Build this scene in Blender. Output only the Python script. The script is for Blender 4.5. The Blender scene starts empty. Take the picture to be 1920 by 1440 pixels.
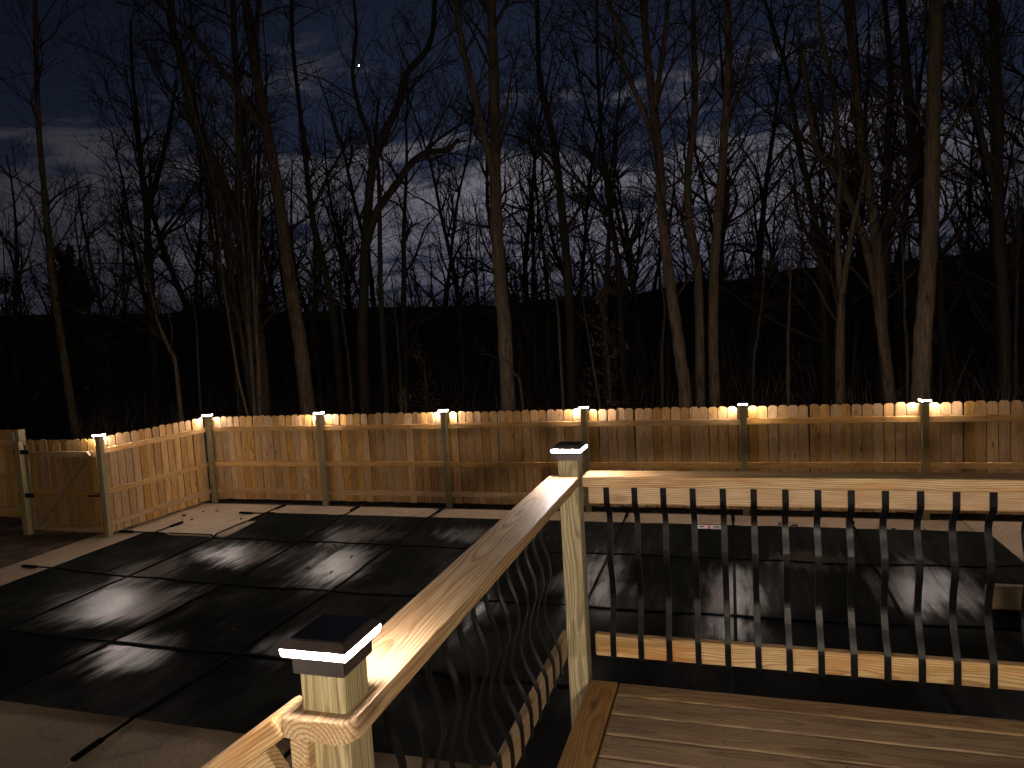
import bpy, bmesh, math, random
import numpy as np
from mathutils import Vector, Matrix, noise

random.seed(7)
rng = np.random.default_rng(11)
S = bpy.context.scene
C = S.collection

# ------------------------------------------------------------------ camera
W_, H_ = 1920.0, 1440.0
F = 1329.56
YAW, PIT, ROL = 0.300386, -0.0812512, -0.0570261
CH = 3.035
fw = Vector((-math.sin(YAW) * math.cos(PIT), math.cos(YAW) * math.cos(PIT), math.sin(PIT)))
r0 = Vector((math.cos(YAW), math.sin(YAW), 0))
u0 = r0.cross(fw)
RT = r0 * math.cos(ROL) + u0 * math.sin(ROL)
UP = -r0 * math.sin(ROL) + u0 * math.cos(ROL)
cam_d = bpy.data.cameras.new('camera')
cam = bpy.data.objects.new('camera', cam_d)
C.objects.link(cam)
cam.matrix_world = Matrix(((RT.x, UP.x, -fw.x, 0), (RT.y, UP.y, -fw.y, 0), (RT.z, UP.z, -fw.z, CH), (0, 0, 0, 1)))
cam_d.sensor_width = 36
cam_d.lens = F / W_ * 36
cam_d.clip_start = 0.05
cam_d.clip_end = 3000
S.camera = cam


def at(px, py, Y):
    """world point seen at a photo pixel on the plane y = Y"""
    d = fw + RT * ((px - W_ / 2) / F) + UP * ((H_ / 2 - py) / F)
    return Vector((0, 0, CH)) + d * (Y / d.y)


# ------------------------------------------------------------------ world: moonlit night sky
MOON_EL, MOON_AZ = math.radians(34), math.radians(205)
SKY_K = 1.0
wd = bpy.data.worlds.new('World')
S.world = wd
wd.use_nodes = True
nt = wd.node_tree
for n in list(nt.nodes):
    nt.nodes.remove(n)


def N(t, kind, **kw):
    n = t.nodes.new(kind)
    for k, v in kw.items():
        if k == 'inp':
            for kk, vv in v.items():
                n.inputs[kk].default_value = vv
        else:
            setattr(n, k, v)
    return n


def math_n(t, op, a, b=None, clamp=False):
    n = N(t, 'ShaderNodeMath', operation=op, use_clamp=clamp)
    for i, v in enumerate((a, b)):
        if v is None:
            continue
        if isinstance(v, (int, float)):
            n.inputs[i].default_value = v
        else:
            t.links.new(v, n.inputs[i])
    return n.outputs[0]


def ramp(t, fac, stops, interp='LINEAR'):
    n = N(t, 'ShaderNodeValToRGB')
    n.color_ramp.interpolation = interp
    e = n.color_ramp.elements
    while len(e) < len(stops):
        e.new(0.5)
    for el, (p, c) in zip(e, stops):
        el.position = p
        el.color = (c[0], c[1], c[2], 1) if not isinstance(c, (int, float)) else (c, c, c, 1)
    t.links.new(fac, n.inputs[0])
    return n.outputs[0]


def mixc(t, fac, a, b, mode='MIX'):
    n = N(t, 'ShaderNodeMix', data_type='RGBA', blend_type=mode)
    for idx, v in ((0, fac), (6, a), (7, b)):
        if isinstance(v, (int, float)):
            n.inputs[idx].default_value = v
        elif isinstance(v, tuple):
            n.inputs[idx].default_value = (v[0], v[1], v[2], 1)
        else:
            t.links.new(v, n.inputs[idx])
    return n.outputs[2]


tc = N(nt, 'ShaderNodeTexCoord')
sep = N(nt, 'ShaderNodeSeparateXYZ')
nt.links.new(tc.outputs['Generated'], sep.inputs[0])
el = sep.outputs[2]
# clouds live on a flat layer overhead: project the direction on it
den = math_n(nt, 'MAXIMUM', math_n(nt, 'ADD', el, 0.10), 0.03)
cmb = N(nt, 'ShaderNodeCombineXYZ')
nt.links.new(math_n(nt, 'DIVIDE', sep.outputs[0], den), cmb.inputs[0])
nt.links.new(math_n(nt, 'DIVIDE', sep.outputs[1], den), cmb.inputs[1])
cl = N(nt, 'ShaderNodeTexNoise', inp={'Scale': 1.6, 'Detail': 7.0, 'Roughness': 0.6, 'Distortion': 0.45})
mp = N(nt, 'ShaderNodeMapping', inp={'Location': (3.1, 0.55, 0.0), 'Scale': (0.9, 1.25, 1.0)})
nt.links.new(cmb.outputs[0], mp.inputs[0])
nt.links.new(mp.outputs[0], cl.inputs['Vector'])
cov = ramp(nt, el, [(0.0, 0.56), (0.12, 0.63), (0.20, 0.58), (0.28, 0.42), (0.42, 0.36), (0.65, 0.34)])
dens = math_n(nt, 'ADD', cl.outputs[0], math_n(nt, 'SUBTRACT', cov, 0.5))
dens = ramp(nt, dens, [(0.47, 0.0), (0.60, 0.7), (0.74, 1.0)], 'EASE')
sky_n = N(nt, 'ShaderNodeTexSky', sky_type='NISHITA', sun_disc=False, sun_elevation=MOON_EL, sun_rotation=MOON_AZ)
skyc = mixc(nt, 1.0, sky_n.outputs[0], (0.0006, 0.0008, 0.0011), 'MULTIPLY')
base = ramp(nt, el, [(0.0, (0.026, 0.031, 0.058)), (0.12, (0.022, 0.026, 0.050)), (0.25, (0.013, 0.017, 0.034)), (0.45, (0.006, 0.008, 0.016)), (1.0, (0.002, 0.003, 0.006))])
base = mixc(nt, 1.0, base, skyc, 'ADD')
cloud = ramp(nt, el, [(0.0, (0.07, 0.073, 0.11)), (0.10, (0.125, 0.118, 0.148)), (0.22, (0.145, 0.137, 0.157)), (0.30, (0.075, 0.072, 0.088)), (0.45, (0.020, 0.020, 0.027)), (1.0, (0.012, 0.012, 0.016))])
gl = N(nt, 'ShaderNodeVectorMath', operation='DOT_PRODUCT')
nt.links.new(tc.outputs['Generated'], gl.inputs[0])
gl.inputs[1].default_value = (-0.16, 0.955, 0.25)
glow = ramp(nt, gl.outputs['Value'], [(0.0, 0.26), (0.78, 0.30), (0.89, 0.62), (0.96, 1.0), (1.0, 1.25)])
cloud = mixc(nt, 1.0, cloud, glow, 'MULTIPLY')
base = mixc(nt, 1.0, base, ramp(nt, gl.outputs['Value'], [(0.0, 0.38), (0.8, 0.5), (1.0, 1.05)]), 'MULTIPLY')
col = mixc(nt, dens, base, cloud)
bg = N(nt, 'ShaderNodeBackground', inp={'Strength': SKY_K})
nt.links.new(col, bg.inputs[0])
wo = N(nt, 'ShaderNodeOutputWorld')
nt.links.new(bg.outputs[0], wo.inputs[0])

# ------------------------------------------------------------------ moon
sl = bpy.data.lights.new('moon', 'SUN')
sl.energy = 0.012
sl.angle = math.radians(0.5)
sl.color = (1.0, 0.86, 0.68)
so = bpy.data.objects.new('moon', sl)
C.objects.link(so)
md = Vector((math.sin(MOON_AZ) * math.cos(MOON_EL), math.cos(MOON_AZ) * math.cos(MOON_EL), math.sin(MOON_EL)))
so.rotation_euler = md.to_track_quat('Z', 'Y').to_euler()
so.location = md * 50

S.view_settings.view_transform = 'Standard'
S.view_settings.look = 'None'
S.view_settings.exposure = 0.0
S.view_settings.gamma = 1.0
S.view_settings.use_curve_mapping = False
S.render.engine = 'CYCLES'
S.cycles.use_denoising = True
S.cycles.max_bounces = 6
S.cycles.sample_clamp_indirect = 3.0
LED = 2700.0                                              # radiance of the lit strips

# ------------------------------------------------------------------ materials


def new_mat(name):
    m = bpy.data.materials.new(name)
    m.use_nodes = True
    t = m.node_tree
    return m, t, t.nodes['Principled BSDF']


def bump(t, b, h, strength=0.3, dist=0.002):
    n = N(t, 'ShaderNodeBump', inp={'Strength': strength, 'Distance': dist})
    t.links.new(h, n.inputs['Height'])
    t.links.new(n.outputs[0], b.inputs['Normal'])


def wood(name, early, late, stain, ring=95.0, stain_amt=0.5, rough=0.62, var=0.25, contrast=0.7, gray=0.0):
    """sawn softwood: growth rings about an axis along local X, so end grain shows arcs"""
    m, t, b = new_mat(name)
    tc = N(t, 'ShaderNodeTexCoord')
    oi = N(t, 'ShaderNodeObjectInfo')
    rnd = oi.outputs['Random']
    off = N(t, 'ShaderNodeCombineXYZ')
    t.links.new(math_n(t, 'MULTIPLY', rnd, 37.0), off.inputs[0])
    t.links.new(math_n(t, 'MULTIPLY', rnd, 3.1), off.inputs[1])
    p = N(t, 'ShaderNodeVectorMath', operation='ADD')
    t.links.new(tc.outputs['Object'], p.inputs[0])
    t.links.new(off.outputs[0], p.inputs[1])
    mpw = N(t, 'ShaderNodeMapping', inp={'Scale': (1.3, 5.0, 5.0)})
    t.links.new(p.outputs[0], mpw.inputs[0])
    nz = N(t, 'ShaderNodeTexNoise', inp={'Scale': 1.0, 'Detail': 2.0, 'Roughness': 0.5})
    t.links.new(mpw.outputs[0], nz.inputs['Vector'])
    so_ = N(t, 'ShaderNodeSeparateXYZ')
    t.links.new(tc.outputs['Object'], so_.inputs[0])
    yy = math_n(t, 'ADD', so_.outputs[1], math_n(t, 'MULTIPLY', math_n(t, 'SUBTRACT', rnd, 0.5), 0.07))
    zz = math_n(t, 'ADD', so_.outputs[2], math_n(t, 'ADD', 0.035, math_n(t, 'MULTIPLY', rnd, 0.03)))
    r = math_n(t, 'SQRT', math_n(t, 'ADD', math_n(t, 'MULTIPLY', yy, yy), math_n(t, 'MULTIPLY', zz, zz)))
    r = math_n(t, 'ADD', r, math_n(t, 'MULTIPLY', nz.outputs[0], 0.065))
    ph = math_n(t, 'FRACT', math_n(t, 'MULTIPLY', r, ring * 2))
    g = ramp(t, ph, [(0.0, 0.0), (0.45, 0.12), (0.78, 1.0), (0.92, 0.8), (1.0, 0.0)])
    # fibres
    mpf = N(t, 'ShaderNodeMapping', inp={'Scale': (6.0, 240.0, 240.0)})
    t.links.new(p.outputs[0], mpf.inputs[0])
    fb = N(t, 'ShaderNodeTexNoise', inp={'Scale': 1.0, 'Detail': 3.0, 'Roughness': 0.65})
    t.links.new(mpf.outputs[0], fb.inputs['Vector'])
    # blotchy resin and weather stain
    mps = N(t, 'ShaderNodeMapping', inp={'Scale': (2.2, 14.0, 14.0), 'Location': (4.0, 1.0, 2.0)})
    t.links.new(p.outputs[0], mps.inputs[0])
    st = N(t, 'ShaderNodeTexNoise', inp={'Scale': 1.0, 'Detail': 4.0, 'Roughness': 0.6, 'Distortion': 0.6})
    t.links.new(mps.outputs[0], st.inputs['Vector'])
    sm = ramp(t, st.outputs[0], [(0.47, 0.0), (0.68, stain_amt)])
    # knots
    vo = N(t, 'ShaderNodeTexVoronoi', inp={'Scale': 1.0, 'Randomness': 1.0})
    mpk = N(t, 'ShaderNodeMapping', inp={'Scale': (2.4, 6.0, 6.0), 'Location': (0.3, 0.7, 0.1)})
    t.links.new(p.outputs[0], mpk.inputs[0])
    t.links.new(mpk.outputs[0], vo.inputs['Vector'])
    kn = ramp(t, vo.outputs['Distance'], [(0.03, 0.85), (0.10, 0.35), (0.16, 0.0)])
    c = mixc(t, math_n(t, 'MULTIPLY', g, contrast), early, late)
    c = mixc(t, sm, c, stain)
    c = mixc(t, kn, c, tuple(x * 0.3 for x in late))
    fv = ramp(t, fb.outputs[0], [(0.3, 0.62), (0.7, 1.22)])
    c = mixc(t, 1.0, c, fv, 'MULTIPLY')
    tint = N(t, 'ShaderNodeHueSaturation')
    t.links.new(c, tint.inputs['Color'])
    t.links.new(math_n(t, 'ADD', 1.0 - var / 2, math_n(t, 'MULTIPLY', math_n(t, 'FRACT', math_n(t, 'MULTIPLY', rnd, 7.31)), var)), tint.inputs['Value'])
    t.links.new(math_n(t, 'ADD', 0.85 - gray, math_n(t, 'MULTIPLY', math_n(t, 'FRACT', math_n(t, 'MULTIPLY', rnd, 13.7)), 0.3)), tint.inputs['Saturation'])
    t.links.new(tint.outputs[0], b.inputs['Base Color'])
    b.inputs['Roughness'].default_value = rough
    b.inputs['Specular IOR Level'].default_value = 0.3
    hh = math_n(t, 'ADD', math_n(t, 'MULTIPLY', g, -0.6), fb.outputs[0])
    bump(t, b, hh, 0.35, 0.0016)
    return m


M_RAIL = wood('rail_pine', (0.47, 0.335, 0.19), (0.22, 0.118, 0.048), (0.33, 0.165, 0.06), 70, 0.9, 0.58, 0.1, 0.85)
M_POST = wood('treated_post_pine', (0.36, 0.295, 0.165), (0.14, 0.105, 0.048), (0.30, 0.25, 0.12), 80, 0.4, 0.65, 0.1, 0.85)
M_FENCE = wood('fence_pine', (0.53, 0.315, 0.128), (0.36, 0.19, 0.068), (0.29, 0.13, 0.042), 70, 0.65, 0.78, 0.52, 0.62)
M_GATE = wood('dimmed_gate_pine', (0.34, 0.205, 0.085), (0.24, 0.13, 0.048), (0.18, 0.085, 0.03), 70, 0.7, 0.8, 0.35, 0.6)  # fence pine darkened so the gate's weaker light is painted into its colours
M_FPOST = wood('fence_post_pine', (0.29, 0.23, 0.12), (0.18, 0.135, 0.06), (0.22, 0.16, 0.07), 70, 0.4, 0.75, 0.15, 0.6)
M_DECK = wood('deck_pine', (0.285, 0.185, 0.096), (0.13, 0.068, 0.030), (0.11, 0.060, 0.032), 62, 0.7, 0.55, 0.3, 0.75)
M_EDGE = wood('deck_edge_pine', (0.30, 0.175, 0.070), (0.17, 0.085, 0.028), (0.18, 0.09, 0.03), 55, 0.5, 0.6, 0.1, 0.7)


def simple(name, colr, rough=0.5, metal=0.0, spec=0.5, nscale=None, namp=0.3, bmp=0.0):
    m, t, b = new_mat(name)
    b.inputs['Roughness'].default_value = rough
    b.inputs['Metallic'].default_value = metal
    b.inputs['Specular IOR Level'].default_value = spec
    tc = N(t, 'ShaderNodeTexCoord')
    nz = N(t, 'ShaderNodeTexNoise', inp={'Scale': nscale or 8.0, 'Detail': 5.0, 'Roughness': 0.6})
    t.links.new(tc.outputs['Object'], nz.inputs['Vector'])
    lo = tuple(x * (1 - namp) for x in colr)
    hi = tuple(x * (1 + namp) for x in colr)
    t.links.new(ramp(t, nz.outputs[0], [(0.3, lo), (0.7, hi)]), b.inputs['Base Color'])
    if bmp:
        bump(t, b, nz.outputs[0], 0.6, bmp)
    return m


M_METAL = simple('black_powder_coat', (0.0035, 0.0035, 0.004), 0.36, 0.0, 0.09, 60, 0.2)
M_CAP = simple('bronze_cap_plastic', (0.030, 0.022, 0.020), 0.38, 0.0, 0.5, 30, 0.2)
M_SOLAR = simple('solar_cell', (0.012, 0.011, 0.016), 0.18, 0.0, 0.6, 20, 0.2)
M_STRAP = simple('black_webbing', (0.0025, 0.0025, 0.0025), 0.85, 0.0, 0.03, 90, 0.3)
M_HINGE = simple('black_hinge_iron', (0.01, 0.01, 0.011), 0.5, 0.2, 0.4, 30, 0.2)
M_SOIL = simple('soil_and_leaf_litter', (0.055, 0.037, 0.024), 0.95, 0, 0.2, 3.0, 0.75, 0.03)
M_LEAF = simple('dead_leaf', (0.06, 0.028, 0.012), 0.8, 0, 0.3, 20, 0.5)
M_BEECH = simple('russet_leaf', (0.035, 0.015, 0.008), 0.8, 0, 0.3, 2, 0.5)
M_GREEN = simple('evergreen_leaf', (0.014, 0.019, 0.008), 0.6, 0, 0.4, 2, 0.5)
M_TAN = simple('tan_patch_cloth', (0.22, 0.155, 0.085), 0.8, 0, 0.3, 12, 0.15)
M_TAG = simple('tag_white', (0.6, 0.57, 0.54), 0.5, 0, 0.4, 30, 0.1)
M_RED = simple('tag_red', (0.45, 0.05, 0.04), 0.5, 0, 0.4, 30, 0.1)
M_BLACK = simple('tag_black', (0.02, 0.02, 0.02), 0.5, 0, 0.4, 30, 0.1)
M_BRASS = simple('anchor_brass', (0.3, 0.22, 0.1), 0.4, 1.0, 0.5, 30, 0.1)


def bark(name, c0, c1):
    m, t, b = new_mat(name)
    tc = N(t, 'ShaderNodeTexCoord')
    mpb = N(t, 'ShaderNodeMapping', inp={'Scale': (13.0, 13.0, 1.8)})
    t.links.new(tc.outputs['Object'], mpb.inputs[0])
    nz = N(t, 'ShaderNodeTexNoise', inp={'Scale': 1.5, 'Detail': 6.0, 'Roughness': 0.65})
    t.links.new(mpb.outputs[0], nz.inputs['Vector'])
    n2 = N(t, 'ShaderNodeTexNoise', inp={'Scale': 0.5, 'Detail': 3.0})
    t.links.new(tc.outputs['Object'], n2.inputs['Vector'])
    c = ramp(t, nz.outputs[0], [(0.32, c0), (0.68, c1)])
    c = mixc(t, ramp(t, n2.outputs[0], [(0.45, 0.0), (0.65, 0.55)]), c, (0.036, 0.036, 0.014))
    t.links.new(c, b.inputs['Base Color'])
    b.inputs['Roughness'].default_value = 0.9
    b.inputs['Specular IOR Level'].default_value = 0.2
    bump(t, b, nz.outputs[0], 0.8, 0.03)
    return m


M_BARK = bark('grey_brown_bark', (0.026, 0.018, 0.012), (0.15, 0.105, 0.068))
M_BARKD = bark('dark_bark', (0.014, 0.010, 0.007), (0.042, 0.030, 0.020))
M_BRUSH = simple('brush_stem_bark', (0.17, 0.128, 0.092), 0.9, 0, 0.2, 1.5, 0.6)
M_TWIG = simple('twig_bark', (0.034, 0.024, 0.019), 0.9, 0, 0.2, 2, 0.4)


def emit(name, colr, k):
    m, t, b = new_mat(name)
    b.inputs['Base Color'].default_value = (0.8, 0.8, 0.8, 1)
    b.inputs['Emission Color'].default_value = (*colr, 1)
    b.inputs['Emission Strength'].default_value = k
    return m


M_LED = emit('lit_led_strip', (1.0, 0.84, 0.74), LED)
PORCH = 4600.0
M_LEDN = emit('weaker_led_strip', (1.0, 0.88, 0.84), LED * 0.30)
M_LEDM = emit('medium_led_strip', (1.0, 0.86, 0.82), LED * 0.34)
M_STAR = emit('star_glow', (0.7, 0.85, 1.0), 40)
M_FAR = emit('far_lantern_glow', (1.0, 0.32, 0.10), 22)

# concrete
M_CONC, t, b = new_mat('broom_finished_concrete')
tcn = N(t, 'ShaderNodeTexCoord')
n1 = N(t, 'ShaderNodeTexNoise', inp={'Scale': 0.9, 'Detail': 6.0, 'Roughness': 0.6})
n2 = N(t, 'ShaderNodeTexNoise', inp={'Scale': 70.0, 'Detail': 3.0})
t.links.new(tcn.outputs['Object'], n1.inputs['Vector'])
t.links.new(tcn.outputs['Object'], n2.inputs['Vector'])
c = ramp(t, n1.outputs[0], [(0.3, (0.22, 0.152, 0.090)), (0.7, (0.31, 0.222, 0.140))])
c = mixc(t, 1.0, c, ramp(t, n2.outputs[0], [(0.3, 0.72), (0.7, 1.18)]), 'MULTIPLY')
ns = N(t, 'ShaderNodeTexNoise', inp={'Scale': 2.3, 'Detail': 5.0, 'Roughness': 0.65, 'Distortion': 1.2})
t.links.new(tcn.outputs['Object'], ns.inputs['Vector'])
c = mixc(t, ramp(t, ns.outputs[0], [(0.52, 0.0), (0.70, 0.55)]), c, (0.10, 0.068, 0.040))
t.links.new(c, b.inputs['Base Color'])
b.inputs['Roughness'].default_value = 0.75
bump(t, b, n2.outputs[0], 0.3, 0.002)

# wet pool cover
M_COVER, t, b = new_mat('wet_black_cover')
tcn = N(t, 'ShaderNodeTexCoord')
n1 = N(t, 'ShaderNodeTexNoise', inp={'Scale': 0.55, 'Detail': 3.0, 'Roughness': 0.55, 'Distortion': 0.7})
t.links.new(tcn.outputs['Object'], n1.inputs['Vector'])
mpx = N(t, 'ShaderNodeMapping', inp={'Scale': (7.0, 1.1, 1.0), 'Rotation': (0, 0, 0.12)})
t.links.new(tcn.outputs['Object'], mpx.inputs[0])
n2 = N(t, 'ShaderNodeTexNoise', inp={'Scale': 1.3, 'Detail': 5.0, 'Roughness': 0.6, 'Distortion': 0.3})
t.links.new(mpx.outputs[0], n2.inputs['Vector'])
n3 = N(t, 'ShaderNodeTexNoise', inp={'Scale': 160.0, 'Detail': 2.0})
t.links.new(tcn.outputs['Object'], n3.inputs['Vector'])
geo = N(t, 'ShaderNodeSeparateXYZ')
t.links.new(tcn.outputs['Object'], geo.inputs[0])
PUDDLES = [(-7.1, 6.6, 0.75, 0.62), (-7.75, 7.55, 0.45, 0.55), (-6.85, 8.45, 0.62, 0.50), (-5.1, 8.15, 0.50, 0.75), (-5.65, 9.45, 0.70, 0.40), (-3.5, 9.7, 0.75, 0.35),
           (-0.1, 7.7, 0.32, 1.1), (1.95, 8.5, 0.55, 0.75), (-5.95, 5.5, 0.5, 0.45), (-1.7, 8.2, 0.45, 0.7), (-2.9, 7.2, 0.5, 0.5), (0.9, 9.2, 0.5, 0.35), (-4.3, 5.9, 0.35, 0.4)]
acc = None
for px_, py_, rx_, ry_ in PUDDLES:
    dx_ = math_n(t, 'MULTIPLY', math_n(t, 'SUBTRACT', geo.outputs[0], px_), 0.78 / rx_)
    dy_ = math_n(t, 'MULTIPLY', math_n(t, 'SUBTRACT', geo.outputs[1], py_), 0.78 / ry_)
    q_ = math_n(t, 'EXPONENT', math_n(t, 'MULTIPLY', math_n(t, 'ADD', math_n(t, 'MULTIPLY', dx_, dx_), math_n(t, 'MULTIPLY', dy_, dy_)), -1.0))
    acc = q_ if acc is None else math_n(t, 'MAXIMUM', acc, q_)
ripple = math_n(t, 'ADD', math_n(t, 'SUBTRACT', n1.outputs[0], 0.5), math_n(t, 'MULTIPLY', math_n(t, 'SUBTRACT', n2.outputs[0], 0.5), 0.9))
wet = ramp(t, math_n(t, 'ADD', acc, math_n(t, 'MULTIPLY', ripple, 1.5)), [(0.20, 0.0), (0.95, 1.0)], 'EASE')
rgh = ramp(t, wet, [(0.0, 0.55), (0.3, 0.44), (1.0, 0.33)])
t.links.new(rgh, b.inputs['Roughness'])
b.inputs['Base Color'].default_value = (0.0034, 0.0036, 0.0030, 1)
b.inputs['Specular IOR Level'].default_value = 0.45
dry = N(t, 'ShaderNodeBsdfDiffuse', inp={'Color': (0.0085, 0.0090, 0.0075, 1)})
mxs = N(t, 'ShaderNodeMixShader')
damp = ramp(t, math_n(t, 'ADD', n1.outputs[0], math_n(t, 'MULTIPLY', math_n(t, 'SUBTRACT', n2.outputs[0], 0.5), 0.5)), [(0.40, 0.02), (0.58, 0.13), (0.75, 0.34)])
t.links.new(math_n(t, 'MAXIMUM', ramp(t, wet, [(0.0, 0.02), (0.35, 0.20), (0.7, 0.45), (1.0, 0.72)]), damp), mxs.inputs[0])
t.links.new(dry.outputs[0], mxs.inputs[1])
t.links.new(b.outputs[0], mxs.inputs[2])
t.links.new(mxs.outputs[0], t.nodes['Material Output'].inputs['Surface'])
b.inputs['Specular Tint'].default_value = (1, 1, 1, 1)
mpy = N(t, 'ShaderNodeMapping', inp={'Scale': (22.0, 2.2, 1.0), 'Rotation': (0, 0, -0.10)})
t.links.new(tcn.outputs['Object'], mpy.inputs[0])
n4 = N(t, 'ShaderNodeTexNoise', inp={'Scale': 1.0, 'Detail': 4.0, 'Roughness': 0.6, 'Distortion': 0.5})
t.links.new(mpy.outputs[0], n4.inputs['Vector'])
msk = ramp(t, n1.outputs[0], [(0.35, 0.15), (0.6, 1.0)])
hw = math_n(t, 'ADD', n2.outputs[0], math_n(t, 'MULTIPLY', math_n(t, 'MULTIPLY', n4.outputs[0], msk), 0.45))
hw = math_n(t, 'ADD', hw, math_n(t, 'MULTIPLY', n3.outputs[0], 0.02))
bump(t, b, hw, 0.55, 0.022)

# ------------------------------------------------------------------ helpers
MESHES = {}


def link(name, me, mat, parent=None):
    o = bpy.data.objects.new(name, me)
    if mat is not None and len(me.materials) == 0:
        me.materials.append(mat)
    C.objects.link(o)
    if parent is not None:
        o.parent = parent
    return o


def empty(name, label, cat, loc=(0, 0, 0), rz=0.0, group=None):
    o = bpy.data.objects.new(name, None)
    C.objects.link(o)
    o.location = loc
    o.rotation_euler = (0, 0, rz)
    o.empty_display_size = 0.1
    o['label'] = label
    o['category'] = cat
    if group:
        o['group'] = group
    return o


def box_mesh(L, Wd, T, mat, bev=0.004, key=''):
    k = ('box', round(L, 4), round(Wd, 4), round(T, 4), mat.name, bev, key)
    if k in MESHES:
        return MESHES[k]
    bm = bmesh.new()
    bmesh.ops.create_cube(bm, size=1.0)
    bmesh.ops.scale(bm, vec=(L, Wd, T), verts=bm.verts)
    if bev:
        bmesh.ops.bevel(bm, geom=list(bm.edges), offset=bev, segments=2 if bev > 0.005 else 1, affect='EDGES', profile=0.5)
    me = bpy.data.meshes.new('board')
    bm.to_mesh(me)
    bm.free()
    me.materials.append(mat)
    MESHES[k] = me
    return me


def board(name, parent, mat, centre, axis, L, Wd, T, bev=0.004, up=None, key=''):
    """board whose grain (local X) runs along axis; local Z ~ up"""
    x = Vector(axis).normalized()
    up = Vector(up) if up is not None else (Vector((0, 0, 1)) if abs(x.z) < 0.95 else Vector((0, -1, 0)))
    y = up.cross(x).normalized()
    z = x.cross(y)
    me = box_mesh(L, Wd, T, mat, bev, key)
    o = link(name, me, mat, parent)
    m = Matrix(((x.x, y.x, z.x, centre[0]), (x.y, y.y, z.y, centre[1]), (x.z, y.z, z.z, centre[2]), (0, 0, 0, 1)))
    if parent is not None:
        m = parent_inv(parent) @ m
    o.matrix_basis = m
    return o


def parent_inv(p):
    m = Matrix.LocRotScale(p.location, p.rotation_euler, p.scale)
    if p.parent is not None:
        return m.inverted() @ parent_inv(p.parent)
    return m.inverted()


def prism_mesh(outline, T, mat, key):
    if key in MESHES:
        return MESHES[key]
    n = len(outline)
    v = [(x, y, -T / 2) for x, y in outline] + [(x, y, T / 2) for x, y in outline]
    f = [tuple(range(n))[::-1], tuple(range(n, 2 * n))] + [(i, (i + 1) % n, n + (i + 1) % n, n + i) for i in range(n)]
    me = bpy.data.meshes.new('outline')
    me.from_pydata(v, [], f)
    me.materials.append(mat)
    MESHES[key] = me
    return me


def mesh(name, v, f, mat, parent=None, smooth=False):
    me = bpy.data.meshes.new(name)
    me.from_pydata([tuple(p) for p in v], [], f)
    if smooth:
        me.polygons.foreach_set('use_smooth', [True] * len(me.polygons))
    return link(name, me, mat, parent)


class Tubes:
    def __init__(self):
        self.v, self.f, self.n = [], [], 0

    def add(self, pts, rad, sides):
        pts = np.asarray(pts, float)
        rad = np.asarray(rad, float)
        d = np.gradient(pts, axis=0)
        d /= np.linalg.norm(d, axis=1)[:, None] + 1e-9
        ref = np.array([0.31, 0.95, 0.05]) if abs(d[0][2]) > 0.7 else np.array([0.05, 0.1, 1.0])
        a = np.cross(d, ref)
        a /= np.linalg.norm(a, axis=1)[:, None] + 1e-9
        b = np.cross(d, a)
        th = np.arange(sides) * (2 * math.pi / sides)
        ring = a[:, None, :] * np.cos(th)[None, :, None] + b[:, None, :] * np.sin(th)[None, :, None]
        V = pts[:, None, :] + ring * rad[:, None, None]
        self.v.append(V.reshape(-1, 3))
        m = len(pts)
        i = np.arange(m - 1)[:, None] * sides
        j = np.arange(sides)[None, :]
        j2 = (j + 1) % sides
        q = np.stack([i + j, i + j2, i + sides + j2, i + sides + j], -1).reshape(-1, 4) + self.n
        self.f.append(q)
        self.n += m * sides

    def mesh(self, name, mat):
        V = np.concatenate(self.v)
        Q = np.concatenate(self.f)
        me = bpy.data.meshes.new(name)
        me.vertices.add(len(V))
        me.vertices.foreach_set('co', V.ravel())
        me.loops.add(Q.size)
        me.loops.foreach_set('vertex_index', Q.ravel().astype(np.int32))
        me.polygons.add(len(Q))
        me.polygons.foreach_set('loop_start', (np.arange(len(Q)) * 4).astype(np.int32))
        me.polygons.foreach_set('loop_total', np.full(len(Q), 4, np.int32))
        me.polygons.foreach_set('use_smooth', np.ones(len(Q), bool))
        me.update()
        me.validate()
        me.materials.append(mat)
        return me


# ------------------------------------------------------------------ terrain, soil


def ridge(az):
    """height of the wooded ridge over the eye, as slope, by azimuth (radians from +Y, left positive)"""
    xs = [-1.2, -0.35, -0.1, 0.07, 0.43, 0.93, 1.5]
    ys = [0.070, 0.058, 0.042, 0.034, 0.024, 0.050, 0.06]
    return float(np.interp(az, xs, ys))


def ground_h(x, y):
    d = math.hypot(x, y)
    az = math.atan2(-x, y)
    h = -0.05
    if -9.05 < x < 2.95 and 4.5 < y < 10.2 and not (x < -7.7 and y > 8.9):
        h = -1.6                                        # the basin below the cover
    if y > 11.5:
        k = min(1.0, max(0.0, (y - 14.0) / 46.0))
        k = k * k * (3 - 2 * k)
        rt = CH + min(d, 75.0) * (ridge(az) + 0.012 * noise.noise(Vector((az * 7, 0.3, 5.0))) + 0.006 * noise.noise(Vector((x * 0.35, y * 0.35, 8.0))))
        h = -0.05 - 0.25 * min(1.0, (y - 11.5) / 2.0) * (1 - k) + (rt + 0.3) * k
        h += noise.noise(Vector((x * 0.13, y * 0.13, 2.0))) * 0.5 * min(1, (y - 11.5) / 8)
    return h


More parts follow.
